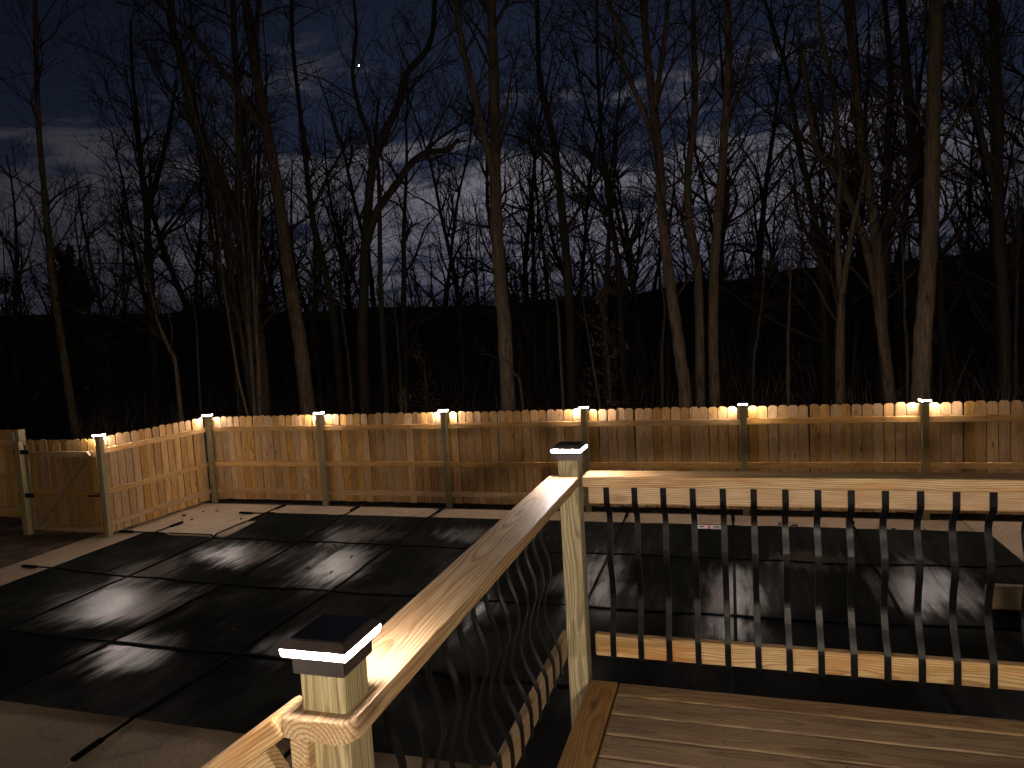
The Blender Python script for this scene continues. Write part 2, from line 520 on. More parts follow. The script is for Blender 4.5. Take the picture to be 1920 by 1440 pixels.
vs, fs = [], []
gx = sorted(set([-9.1, -9.0, -7.75, -7.65, 2.9, 3.0] + list(np.linspace(-60, 50, 111)) + [-900, -500, -300, -180, -120, -90, -75, 65, 80, 120, 180, 300, 500, 900]))
gy = sorted(set([4.45, 4.55, 8.85, 8.95, 10.15, 10.25] + list(np.linspace(-20, 11.4, 12)) + list(np.linspace(11.6, 80, 70)) + [-900, -300, -100, -50, 90, 105, 130, 180, 300, 500, 900]))
for y in gy:
    for x in gx:
        vs.append((x, y, ground_h(x, y)))
nx = len(gx)
for j in range(len(gy) - 1):
    for i in range(nx - 1):
        a = j * nx + i
        fs.append((a, a + 1, a + nx + 1, a + nx))
g = mesh('ground', vs, fs, M_SOIL, smooth=True)
g['kind'] = 'structure'

# ------------------------------------------------------------------ pool paving: slabs with open joints
paving = bpy.data.objects.new('pool_deck', None)
C.objects.link(paving)
paving['kind'] = 'structure'


def slab(x0, x1, y0, y1):
    o = link('concrete_slab', box_mesh(x1 - x0, y1 - y0, 0.10, M_CONC, 0.006), M_CONC, paving)
    o.location = ((x0 + x1) / 2, (y0 + y1) / 2, -0.046 + random.uniform(-0.002, 0.002))


J = 0.006
PX0, PX1, PY0, PY1, NX, NY = -9.2, 3.12, 4.34, 10.35, -7.86, 9.06
FX, FY = -10.05, 10.98
for a, b_ in ((-1.0, 1.7), (1.7, 4.34), (4.34, 6.7), (6.7, NY)):
    slab(FX, PX0 + 0.12, a + J, b_ - J)
slab(FX, NX + 0.12, NY + J, FY)
xs = [NX + 0.12, -4.75, -1.6, 1.55, PX1 - 0.12]
for a, b_ in zip(xs[:-1], xs[1:]):
    slab(a + J, b_ - J, PY1 - 0.12, FY)
    slab(a + J, b_ - J, 2.2, PY0 + 0.12)
slab(PX0 + 0.12 + J, NX + 0.12 - J, 2.2, PY0 + 0.12)
slab(PX0 + 0.12 + J, -4.75, -1.0, 2.2 - J)
slab(-4.75 + J, -1.6, -1.0, 2.2 - J)
for a, b_ in ((2.2, PY0), (PY0 + J, 7.3 - J), (7.3, PY1 - 0.1), (PY1 - 0.1 + J, FY)):
    slab(PX1 - 0.12 + J, 6.2, a, b_)

# ------------------------------------------------------------------ pool cover
cover = empty('pool_cover', 'black wet safety cover stretched over the whole pool, crossed by straps', 'pool cover', (0, 0, 0))
SX = [NX, -6.30, -4.74, -3.17, -1.60, -0.03, 1.55]
SY = [NY, 7.36, 5.62]
LX = [PX0] + SX + [PX1]
LY = [PY0, 5.62, 7.36, NY, PY1]
cell_amp = {}


def cover_z(x, y):
    i = max(0, min(len(LX) - 2, int(np.searchsorted(LX, x) - 1)))
    j = max(0, min(len(LY) - 2, int(np.searchsorted(LY, y) - 1)))
    if (i, j) not in cell_amp:
        cell_amp[(i, j)] = random.uniform(0.004, 0.026)
    u = (x - LX[i]) / (LX[i + 1] - LX[i])
    v = (y - LY[j]) / (LY[j + 1] - LY[j])
    s = math.sin(math.pi * min(1, max(0, u))) * math.sin(math.pi * min(1, max(0, v)))
    # the whole sheet hangs a little towards the middle of the pool
    e = min(x - PX0, PX1 - x, y - PY0, PY1 - y)
    big = -0.10 * (1 - math.exp(-max(0, e) / 1.3))
    z = 0.034 + big - cell_amp[(i, j)] * s ** 0.8
    w = 0.35 + 0.65 * math.exp(-max(0, e) / 0.8)
    sway = noise.noise(Vector((x * 0.7, y * 0.7, 4.0))) * 1.2
    z += noise.noise(Vector((x * 6.0 + y * 0.8 + sway, y * 0.9, 1.3))) * 0.006 * w
    z += noise.noise(Vector((x * 1.1 + sway * 0.4, y * 7.0 - x * 0.6, 7.7))) * 0.004 * w
    z += noise.noise(Vector((x * 1.3, y * 1.0, 9.1))) * 0.022 * min(1, max(0, e) / 0.4)
    z += noise.noise(Vector((x * 3.1 + sway, y * 2.0, 3.3))) * 0.006 * min(1, max(0, e) / 0.4)
    return max(z, 0.012) if e < 0.16 else z


st_ = 0.055
cx = np.linspace(PX0, PX1, int((PX1 - PX0) / st_))
cy = np.linspace(PY0, PY1, int((PY1 - PY0) / st_))
# snap to the notch
cx[np.argmin(abs(cx - NX))] = NX
cy[np.argmin(abs(cy - NY))] = NY
vs, fs = [], []
for y in cy:
    for x in cx:
        vs.append((x, y, cover_z(x, y)))
nx = len(cx)
for j in range(len(cy) - 1):
    for i in range(nx - 1):
        if cx[i] < NX - 1e-6 and cy[j] > NY - 1e-6:
            continue
        a = j * nx + i
        fs.append((a, a + 1, a + nx + 1, a + nx))
sheet = mesh('cover_sheet', vs, fs, M_COVER, cover, smooth=True)


def inside(x, y):
    return PX0 <= x <= PX1 and PY0 <= y <= PY1 and not (x < NX and y > NY)


def strap(p, q, wd=0.033):
    p, q = Vector((*p, 0)), Vector((*q, 0))
    d = (q - p).normalized()
    s = Vector((-d.y, d.x, 0)) * wd / 2
    n = int((q - p).length / 0.08) + 1
    v, f = [], []
    for i in range(n + 1):
        c0 = p.lerp(q, i / n)
        z = (cover_z(c0.x, c0.y) if inside(c0.x, c0.y) else 0.02) + 0.012
        z = max(z, 0.014) if not inside(c0.x, c0.y) else z
        for sg, dz in ((-1, -0.010), (-1, 0.0), (1, 0.0), (1, -0.010)):
            v.append((c0.x + s.x * sg, c0.y + s.y * sg, z + dz))
        if i:
            a = (i - 1) * 4
            for k in range(3):
                f.append((a + k, a + k + 1, a + k + 5, a + k + 4))
    mesh('strap', v, f, M_STRAP, cover)


def buckle(x, y, rz, L=0.27, wd=0.05):
    o = link('spring_buckle', box_mesh(L, wd, 0.03, M_STRAP, 0.008), M_STRAP, cover)
    o.location = (x, y, 0.026)
    o.rotation_euler = (0, 0, rz + random.uniform(-0.06, 0.06))


for x in SX:
    top = PY1
    strap((x, PY0 - 0.50), (x, top + 0.52))
    buckle(x, PY0 - 0.42, math.pi / 2)
    buckle(x + random.uniform(-0.04, 0.04), top + 0.42, math.pi / 2)
for y in SY:
    strap((PX0 - 0.48, y), (PX1 + 0.46, y))
    buckle(PX0 - 0.40, y, 0)
    buckle(PX1 + 0.40, y, 0)
strap((-9.03, NY - 0.02), (-9.03, NY + 0.55))
buckle(-9.03, NY + 0.48, math.pi / 2)
buckle(NX - 0.38, PY1 - 0.02, 0)
strap((NX - 0.44, PY1 - 0.02), (NX + 0.2, PY1 - 0.02))
# sewn tag near the far edge: white panels parted by red bars, small black marks
zt = cover_z(-0.36, 10.2) + 0.012
tg = link('warning_tag', box_mesh(0.40, 0.17, 0.006, M_TAG, 0.001), M_TAG, cover)
tg.location = (-0.36, 10.24, zt)
for dx, wdx, mm in ((-0.188, 0.018, M_RED), (0.0, 0.03, M_RED), (0.188, 0.018, M_RED)):
    o = link('tag_bar', box_mesh(wdx, 0.166, 0.004, mm, 0.0), mm, tg)
    o.location = (dx, 0, 0.004)
for dx, rz in ((-0.10, 0.5), (0.09, -0.4), (0.115, 0.7)):
    o = link('tag_mark', box_mesh(0.07, 0.045, 0.004, M_BLACK, 0.0), M_BLACK, tg)
    o.location = (dx, 0, 0.0045)
    o.rotation_euler = (0, 0, rz)
# tan block standing at the dark right end
bl = link('tan_block', box_mesh(0.50, 0.14, 0.235, M_TAN, 0.035), M_TAN)
bl.location = (2.60, 7.86, cover_z(2.60, 7.86) + 0.115)
bl['label'] = 'pale tan block with rounded corners at the dark right end of the pool'
bl['category'] = 'block'

# ------------------------------------------------------------------ solar cap lamps


def cap_lamp(loc, label, rz=0.0, group='solar cap lamps on the posts', weak=False):
    t_ = empty('post_cap_lamp', label, 'post lamp', loc, rz, group)
    if 'cap_parts' not in MESHES:
        def ringbox(levels, mat, name, cap=True):
            v, f = [], []
            for s, z in levels:
                h = s / 2
                v += [(-h, -h, z), (h, -h, z), (h, h, z), (-h, h, z)]
            n = len(levels)
            for i in range(n - 1):
                for k in range(4):
                    f.append((i * 4 + k, i * 4 + (k + 1) % 4, i * 4 + 4 + (k + 1) % 4, i * 4 + 4 + k))
            if cap:
                f.append((3, 2, 1, 0))
                f.append(tuple(range((n - 1) * 4, n * 4)))
            me = bpy.data.meshes.new(name)
            me.from_pydata(v, [], f)
            me.materials.append(mat)
            return me
        parts = []
        for led in (M_LED, M_LEDN, M_LEDM):
            parts.append([
                ('skirt', ringbox([(0.099, -0.030), (0.102, -0.028), (0.102, -0.004), (0.127, 0.004), (0.128, 0.0065)], M_CAP, 'skirt')),
                ('lit_strip', ringbox([(0.125, 0.0072), (0.127, 0.0078), (0.130, 0.0185), (0.126, 0.0195)], led, 'lit_strip')),
                ('cap_roof', ringbox([(0.131, 0.0203), (0.132, 0.0230), (0.110, 0.0340), (0.108, 0.0345)], M_CAP, 'cap_roof')),
                ('solar_panel', ringbox([(0.102, 0.0350), (0.102, 0.0362)], M_SOLAR, 'solar_panel'))])
        MESHES['cap_parts'] = parts
    for nm, me in MESHES['cap_parts'][int(weak)]:
        link(nm, me, None, t_)
    return t_


# ------------------------------------------------------------------ fences
PK_W, PK_T = 0.1335, 0.016
FENCE_H = 1.60


def picket_mesh(h, mat=M_FENCE):
    w = PK_W / 2
    return prism_mesh([(-0.0, -w), (h - 0.028, -w), (h, -w + 0.03), (h, w - 0.03), (h - 0.028, w), (0.0, w)], PK_T, mat, ('pk', h, mat.name))


def picket(parent, p, along, nrm, h=FENCE_H, z0=0.03, mat=None):
    """dog-eared picket standing at p; along = unit run of the fence, nrm = towards the pool"""
    o = link('picket', picket_mesh(h, mat or M_FENCE), None, parent)
    x = Vector((0, 0, 1))
    zz = Vector(nrm)
    yy = zz.cross(x)
    tilt = Matrix.Rotation(random.gauss(0, 0.0035), 4, 'Z')
    warp = Matrix.Rotation(random.gauss(0, 0.03), 4, 'X')
    off = zz * random.uniform(-0.005, 0.004)
    c_ = Vector(p) + off
    m = Matrix(((x.x, yy.x, zz.x, c_.x), (x.y, yy.y, zz.y, c_.y), (x.z, yy.z, zz.z, z0 + random.uniform(-0.008, 0.008)), (0, 0, 0, 1)))
    o.matrix_basis = parent_inv(parent) @ m @ tilt @ warp


def fence_run(parent, a, b_, post_at, rails=(1.39, 0.72, 0.20), post_ends=True, h=FENCE_H, z0=0.03):
    """rails between posts, pickets on the far side"""
    a, b_ = Vector((*a, 0)), Vector((*b_, 0))
    d = (b_ - a).normalized()
    nrm = Vector((d.y, -d.x, 0))                        # right of the run = towards the pool
    L = (b_ - a).length
    n = int(L / (PK_W + 0.009))
    for i in range(n):
        s = (i + 0.5) * L / n
        picket(parent, a + d * s - nrm * (0.045 + 0.019 + PK_T / 2), d, nrm, h, z0)
    for s0, s1 in zip(post_at[:-1], post_at[1:]):
        for z in rails:
            p0, p1 = a + d * (s0 + 0.004), a + d * (s1 - 0.004)
            mid = (p0 + p1) / 2 - nrm * (0.045 - 0.0)
            dz = random.uniform(-0.006, 0.006)
            board('rail', parent, M_FENCE, (mid.x, mid.y, z + dz), d, (p1 - p0).length, 0.038, 0.089, 0.004)


NP = 8
BX = [-9.60 + 2.44 * i for i in range(NP)]
BY = 11.18
fence = empty('wooden_fence', 'long dog-eared picket fence along the far side of the pool', 'fence', (BX[0], BY, 0))
fence_run(fence, (BX[0] - 0.05, BY), (BX[-1] + 0.05, BY), [0.05 + 2.44 * i for i in range(NP)])
for x in BX:
    board('post', fence, M_FPOST, (x, BY, 0.80), (0, 0, 1), 1.70, 0.089, 0.089, 0.006)
SXP, SYP = -9.74, 8.85
side = empty('wooden_fence', 'short side run of picket fence joining the gate post to the far corner', 'fence', (SXP, SYP, 0))
dl = math.hypot(BX[0] - SXP, BY - SYP)
fence_run(side, (SXP, SYP + 0.05), (BX[0], BY - 0.05), [0.0, dl - 0.10])
board('post', side, M_FPOST, (SXP, SYP, 0.80), (0, 0, 1), 1.70, 0.089, 0.089, 0.006)

lamp_names = ['at the corner with the side fence', 'second from the far left corner', 'third from the far left corner',
              'fourth from the far left corner', 'fifth from the far left corner', 'sixth from the far left corner']
for i, x in enumerate(BX):
    lab = ('lit solar cap on the fence post ' + lamp_names[i]) if i < 6 else 'lit solar cap on a fence post just past the right edge'
    if i == 7:
        lab = 'lit solar cap on the very last fence post past the picture edge'
    cap_lamp((x, BY, 1.655), lab)
cap_lamp((SXP, SYP, 1.655), 'lit solar cap on the post beside the gate')

# gate
gate = empty('fence_gate', 'dim picket gate with a slanting brace, left of the side fence', 'gate', (-9.86, SYP, 0))
GX0, GX1 = -11.32, -9.88
n = 10
for i in range(n):
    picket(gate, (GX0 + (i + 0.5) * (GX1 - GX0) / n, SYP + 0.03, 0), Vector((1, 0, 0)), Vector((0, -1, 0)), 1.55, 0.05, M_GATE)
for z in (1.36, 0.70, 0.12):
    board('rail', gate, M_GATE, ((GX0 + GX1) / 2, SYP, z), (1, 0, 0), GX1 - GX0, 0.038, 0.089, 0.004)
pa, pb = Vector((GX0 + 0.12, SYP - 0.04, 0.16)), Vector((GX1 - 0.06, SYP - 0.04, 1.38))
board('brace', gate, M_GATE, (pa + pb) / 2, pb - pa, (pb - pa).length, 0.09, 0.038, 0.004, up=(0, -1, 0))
board('latch', gate, M_HINGE, (GX1 - 0.05, SYP - 0.035, 0.68), (1, 0, 0), 0.22, 0.05, 0.03, 0.004)
for z in (1.40, 0.66):
    board('hinge', gate, M_HINGE, (GX0 - 0.08, SYP - 0.03, z), (1, 0, 0), 0.34, 0.02, 0.075, 0.004)
board('stile', gate, M_FPOST, (GX0 + 0.02, SYP - 0.028, 0.80), (0, 0, 1), 1.45, 0.085, 0.012, 0.003, up=(0, -1, 0))

gp = empty('gate_post', 'plain wooden post carrying the black gate hinges', 'post', (GX0 - 0.16, SYP, 0))
board('shaft', gp, M_FPOST, (GX0 - 0.16, SYP, 0.78), (0, 0, 1), 1.60, 0.12, 0.10, 0.006)
nf = empty('wooden_fence', 'taller fence panel at the left picture edge behind the gate hinges', 'fence', (-12.6, 9.5, 0))
for i in range(14):
    picket(nf, (-12.42 - i * 0.142, 9.62, 0), Vector((1, 0, 0)), Vector((0, -1, 0)), 1.64, 0.03)
for z in (1.45, 0.8, 0.2):
    board('rail', nf, M_FENCE, (-13.3, 9.58, z), (1, 0, 0), 1.96, 0.038, 0.089, 0.004)
board('end_board', nf, M_POST, (-12.325, 9.56, 0.85), (0, 0, 1), 1.66, 0.06, 0.13, 0.004)
board('cross_block', nf, M_POST, (-12.46, 9.53, 1.50), (0, 0, 1), 0.26, 0.07, 0.05, 0.004)

# ------------------------------------------------------------------ wooden deck
DZ = 1.46
deck = empty('wooden_deck', 'raised plank deck in the bottom right corner behind the railings', 'deck', (0, 0, 0))
y = 2.965
i = 0
while y > -2.80:
    w = 0.108 if i == 0 else 0.138
    board('deck_board', deck, M_DECK, (-0.507 + 2.3, y - w / 2, DZ - 0.0175 + random.uniform(-0.001, 0.001)), (1, 0, 0), 4.6, w, 0.035, 0.0105, key=str(w))
    y -= w + 0.006
    i += 1
board('border_board', deck, M_EDGE, (-0.574, 0.065, DZ - 0.0165), (0, 1, 0), 5.80, 0.124, 0.035, 0.006)
board('rim_joist', deck, M_EDGE, (-0.612, 0.045, DZ - 0.035 - 0.12), (0, 1, 0), 5.77, 0.038, 0.235, 0.003)
board('rim_joist', deck, M_EDGE, (1.75, 2.93, DZ - 0.035 - 0.12), (1, 0, 0), 4.66, 0.038, 0.235, 0.003)
for x, yy in ((-0.52, 2.80), (1.75, 2.80), (4.0, 2.80), (-0.52, 0.9), (-0.52, -1.4), (1.75, 0.9), (4.0, 0.9)):
    board('support_post', deck, M_POST, (x, yy, (DZ - 0.04) / 2), (0, 0, 1), DZ - 0.04, 0.089, 0.089, 0.006)

sv, sf = [], []


def screw(x, y, z, nx_=0.0, ny_=0.0, nz_=1.0, r_=0.0042):
    n_ = Vector((nx_, ny_, nz_))
    a_ = n_.cross(Vector((0.3, 0.5, 0.8))).normalized()
    b2 = n_.cross(a_)
    k0 = len(sv)
    for q in range(8):
        th_ = q * math.pi / 4
        sv.append(Vector((x, y, z)) + (a_ * math.cos(th_) + b2 * math.sin(th_)) * r_)
    sv.append(Vector((x, y, z)) + n_ * 0.0012)
    for q in range(8):
        sf.append((k0 + q, k0 + (q + 1) % 8, k0 + 8))


yy = 2.965
k = 0
while yy > 0.5:
    w = 0.108 if k == 0 else 0.138
    for xx in (-0.475, -0.07, 0.336, 0.742, 1.148, 1.554):
        for o_ in (0.03, w - 0.03):
            screw(xx + random.uniform(-0.006, 0.006), yy - o_ + random.uniform(-0.005, 0.005), DZ + 0.0012)
    yy -= w + 0.006
    k += 1
o = mesh('deck_screws', [tuple(p - Vector((0, 0, 0))) for p in sv], sf, M_HINGE, deck)
o['kind'] = 'stuff'
CZ = 2.375                                              # top of the cap boards


def baluster_mesh(z0, z1):
    """flat bar bent to an S: out over the rails, out to the deck side above, back below"""
    k = ('bal', round(z0, 3), round(z1, 3))
    if k in MESHES:
        return MESHES[k]
    pts = []
    H = z1 - z0
    kz = [0.0, 0.128, 0.147, 0.20, 0.26, 0.35, 0.45, 0.555, 0.645, 0.735, 0.795, 0.84, 0.885, 0.905, 1.0]
    ko = [0.0, 0.0, 0.004, 0.022, 0.046, 0.066, 0.052, 0.025, 0.029, 0.055, 0.063, 0.047, 0.008, 0.0, 0.0]
    n = 52
    for i in range(n + 1):
        s = i / n
        o = sum(float(np.interp(s + d_, kz, ko)) for d_ in (-0.02, -0.01, 0, 0.01, 0.02)) / 5
        pts.append((o, z0 + H * s))
    w, t_ = 0.0125, 0.0065
    v, f = [], []
    for i, (o, z) in enumerate(pts):
        v += [(-w, o, z), (w, o, z), (w, o - t_, z), (-w, o - t_, z)]
        if i:
            a = (i - 1) * 4
            for q in range(4):
                f.append((a + q, a + (q + 1) % 4, a + 4 + (q + 1) % 4, a + 4 + q))
    f.append((0, 1, 2, 3))
    f.append((len(v) - 1, len(v) - 2, len(v) - 3, len(v) - 4))
    me = bpy.data.meshes.new('baluster')
    me.from_pydata(v, [], [q[::-1] for q in f])
    me.materials.append(M_METAL)
    MESHES[k] = me
    return me


def baluster(parent, p, rz):
    """local -Y faces the deck"""
    o = link('baluster', baluster_mesh(1.545, 2.325), None, parent)
    o.matrix_basis = parent_inv(parent) @ Matrix.Translation((p[0], p[1], 0)) @ Matrix.Rotation(rz, 4, 'Z')


# side railing from the near post to the corner post (runs along Y)
ra = empty('deck_railing', 'railing running from the near lamp post away to the deck corner post', 'railing', (-0.69, 2.0, DZ))
P0, P1 = Vector((-0.706, 1.087)), Vector((-0.686, 3.003))
for p, hgt in ((P0, 1.075), (P1, 1.075)):
    zt_ = 2.4455
    board('post', ra, M_POST, (p.x, p.y, (zt_ + 1.10) / 2), (0, 0, 1), zt_ - 1.10, 0.089, 0.089, 0.007, key=str(p.y))
ya, yb = 1.012, 2.964
pc = Vector(((-0.773 - 0.638) / 2, (ya + yb) / 2))


def cap_board_mesh():
    """2x6 cap with eased long edges; the near inner corner is rounded over"""
    L, w, T = yb - ya, 0.138, 0.040
    out = [(L / 2, -w / 2), (L / 2, w / 2), (-L / 2 + 0.004, w / 2), (-L / 2, w / 2 - 0.004)]
    for k in range(8):
        a = math.pi + k * (math.pi / 2) / 7
        out.append((-L / 2 + 0.030 + 0.030 * math.cos(a), -w / 2 + 0.030 + 0.030 * math.sin(a)))
    out = out[::-1] if sum((a[0] * b[1] - a[1] * b[0]) for a, b in zip(out, out[1:] + out[:1])) < 0 else out
    bm = bmesh.new()
    lo = [bm.verts.new((x, y, -T / 2)) for x, y in out]
    hi = [bm.verts.new((x, y, T / 2)) for x, y in out]
    bm.faces.new(lo[::-1])
    bm.faces.new(hi)
    n = len(out)
    for k in range(n):
        bm.faces.new((lo[k], lo[(k + 1) % n], hi[(k + 1) % n], hi[k]))
    rim = [e for e in bm.edges if abs(e.verts[0].co.z - e.verts[1].co.z) < 1e-6]
    bmesh.ops.bevel(bm, geom=rim, offset=0.005, segments=3, affect='EDGES', profile=0.5)
    me = bpy.data.meshes.new('cap_board')
    bm.to_mesh(me)
    bm.free()
    me.materials.append(M_RAIL)
    return me


o = link('cap_board', cap_board_mesh(), M_RAIL, ra)
# local X along +Y world
o.matrix_basis = parent_inv(ra) @ Matrix.Translation((pc.x, pc.y, CZ - 0.020)) @ Matrix.Rotation(math.pi / 2, 4, 'Z')
xr = -0.749                                             # rails are fixed to the outer faces of the posts
board('top_rail', ra, M_RAIL, (xr, 2.03, CZ - 0.041 - 0.0445), (0, 1, 0), 2.02, 0.037, 0.089, 0.005)
board('bottom_rail', ra, M_RAIL, (xr, 2.03, 1.60), (0, 1, 0), 2.02, 0.037, 0.094, 0.005)
for k in range(15):
    yy = 2.82 - 0.1175 * k
    if yy > 1.16:
        baluster(ra, (xr + 0.0195, yy), math.pi / 2)

# front railing from the corner post to the right (runs along X)
rb = empty('deck_railing', 'front railing with dark wavy balusters running right from the deck corner post', 'railing', (-0.6, 3.0, DZ))
x0, x1 = -0.628, 1.74
board('cap_board', rb, M_RAIL, ((x0 + x1) / 2, 3.018, CZ - 0.024), (1, 0, 0), x1 - x0, 0.128, 0.048, 0.007, key='b')
board('top_rail', rb, M_RAIL, ((x0 + x1) / 2 + 0.005, 3.026, CZ - 0.049 - 0.0425), (1, 0, 0), x1 - x0 - 0.02, 0.037, 0.085, 0.005, key='b')
board('bottom_rail', rb, M_RAIL, ((x0 + x1) / 2 + 0.005, 3.026, 1.60), (1, 0, 0), x1 - x0 - 0.02, 0.037, 0.098, 0.005, key='b')
board('post', rb, M_POST, (1.79, 3.0, 1.78), (0, 0, 1), 1.34, 0.089, 0.089, 0.007, key='b')
for k in range(19):
    xx = -0.531 + 0.1212 * k
    if xx < 1.70:
        baluster(rb, (xx, 3.0065), 0.0)

cap_lamp((P0.x, P0.y, 2.474), 'nearest lit solar cap, on the post end of the side railing', 0, 'solar cap lamps on the posts', True)
cap_lamp((P1.x, P1.y, 2.474), 'starry bright solar cap on the deck corner post between both railings', 0, 'solar cap lamps on the posts', 2)

# stairs down to the left with their own railing
SL = 0.73
sd = Vector((-1, 0, -SL)).normalized()
sr = empty('stair_railing', 'sloping stair handrail falling away to the lower left from the near post', 'railing', (-0.78, 1.06, DZ))
Lr = 2.15
start = Vector((-0.777, 1.052, CZ - 0.018))
c_ = start + sd * (Lr / 2)
board('handrail', sr, M_RAIL, c_, sd, Lr, 0.092, 0.040, 0.007, up=(0, 0, 1), key='s')
c2 = Vector((-0.80, 1.065, CZ - 0.105)) + sd * (Lr / 2)
board('top_rail', sr, M_RAIL, c2, sd, Lr - 0.06, 0.037, 0.089, 0.005, up=(0, 0, 1), key='s')
c3 = Vector((-0.80, 1.065, CZ - 0.79)) + sd * (Lr / 2)
board('bottom_rail', sr, M_RAIL, c3, sd, Lr - 0.06, 0.037, 0.089, 0.005, up=(0, 0, 1), key='s')
for k in range(14):
    xx = -0.855 - 0.12 * k
    zz = -SL * (-0.80 - xx)
    o = link('baluster', baluster_mesh(1.50, 2.27), None, sr)
    o.matrix_basis = parent_inv(sr) @ Matrix.Translation((xx, 1.044, zz - 0.0))
SPX, SPZ = -2.58, 0.0
board('post', sr, M_POST, (SPX, 1.02, 0.60), (0, 0, 1), 1.30, 0.089, 0.089, 0.007, key='s')
cap_lamp((SPX, 1.02, 1.28), 'lit solar cap on the foot post of the stair railing, past the lower left', 0)
cap_lamp((SPX, -0.02, 1.28), 'lit solar cap on the second foot post of the stair, past the lower left', 0)
fp = empty('stair_post', 'plain foot post of the stair on its near side, past the lower left', 'post', (SPX, -0.02, 0))
board('shaft', fp, M_POST, (SPX, -0.02, 0.60), (0, 0, 1), 1.30, 0.089, 0.089, 0.007, key='s')
rc = empty('deck_railing', 'railing on the deck side behind the viewpoint, past the picture edge', 'railing', (-0.69, -0.9, DZ))
for yy in (0.03, -1.75):
    board('post', rc, M_POST, (-0.69, yy, (2.449 + 1.10) / 2), (0, 0, 1), 1.349, 0.089, 0.089, 0.007, key='c')
board('cap_board', rc, M_RAIL, (-0.705, -0.87, CZ - 0.02), (0, 1, 0), 1.95, 0.138, 0.040, 0.007, key='c')
board('top_rail', rc, M_RAIL, (-0.749, -0.87, CZ - 0.0855), (0, 1, 0), 1.9, 0.037, 0.089, 0.005, key='c')
board('bottom_rail', rc, M_RAIL, (-0.749, -0.87, 1.60), (0, 1, 0), 1.9, 0.037, 0.094, 0.005, key='c')
for k in range(13):
    baluster(rc, (-0.7295, -0.14 - 0.1175 * k), math.pi / 2)
stairs = empty('deck_stairs', 'wooden stair below the sloping handrail, going down from the deck', 'stairs', (-0.65, 0.5, 0))
for k in range(7):
    board('tread', stairs, M_DECK, (-0.80 - 0.27 * k, 0.50, DZ - 0.19 * (k + 1)), (0, 1, 0), 1.0, 0.28, 0.038, 0.005)
for yy in (0.0, 1.0):
    p, q = Vector((-0.64, yy, DZ - 0.28)), Vector((-2.45, yy, 0.12))
    board('stringer', stairs, M_EDGE, (p + q) / 2, q - p, (q - p).length, 0.038, 0.24, 0.004)

# ------------------------------------------------------------------ house wall behind the viewpoint, with its porch lamp
house = empty('house', 'house wall with pale lap siding behind the viewpoint, out of the picture', 'house', (1.5, -2.9, 0))
M_SIDE = simple('pale_siding_paint', (0.5, 0.48, 0.44), 0.6, 0, 0.4, 6, 0.08)
for k in range(26):
    board('siding_board', house, M_SIDE, (1.5, -2.90 - 0.002 * (k % 2), 0.35 + 0.19 * k), (1, 0, 0), 7.0, 0.024, 0.20, 0.004)
M_BULB = emit('porch_bulb', (1.0, 0.86, 0.68), PORCH)
pl = empty('porch_lamp', 'round porch lamp on the house wall behind the viewpoint, out of the picture', 'lamp', (0.9, -2.88, 3.20))
bm = bmesh.new()
bmesh.ops.create_icosphere(bm, subdivisions=3, radius=0.07)
me = bpy.data.meshes.new('bulb')
bm.to_mesh(me)
bm.free()
o = link('bulb', me, M_BULB, pl)
o.location = (0, 0.16, 0)
tb = Tubes()
tb.add([[0, 0.0, 0.16], [0, 0.08, 0.17], [0, 0.16, 0.15], [0, 0.16, 0.075]], [0.012, 0.012, 0.012, 0.012], 8)
tb.add([[0, 0.16, 0.065], [0, 0.16, 0.072], [0, 0.16, 0.10], [0, 0.16, 0.12]], [0.05, 0.09, 0.05, 0.015], 16)
link('arm', tb.mesh('arm', M_CAP), None, pl)
board('back_plate', pl, M_CAP, (0.9, -2.875, 3.36), (1, 0, 0), 0.12, 0.02, 0.16, 0.004)

# ------------------------------------------------------------------ dead leaves on cover and paving


def leaf_mesh(k):
    r_ = random.Random(k)
    v, f = [], []
    n = 5
    for i in range(n + 1):
        s = i / n
        w = 0.5 * math.sin(math.pi * s) ** 0.8 * r_.uniform(0.7, 1.1) * 0.6
        zc_ = 0.25 * math.sin(s * 3 + k)
        v += [(s - 0.5, -w, zc_ + w * r_.uniform(0.2, 0.8)), (s - 0.5, 0, zc_), (s - 0.5, w, zc_ + w * r_.uniform(0.2, 0.8))]
        if i:
            a = (i - 1) * 3
            f += [(a, a + 1, a + 4, a + 3), (a + 1, a + 2, a + 5, a + 4)]
    me = bpy.data.meshes.new('dead_leaf')
    me.from_pydata(v, [], f)
    me.materials.append(M_LEAF)
    return me


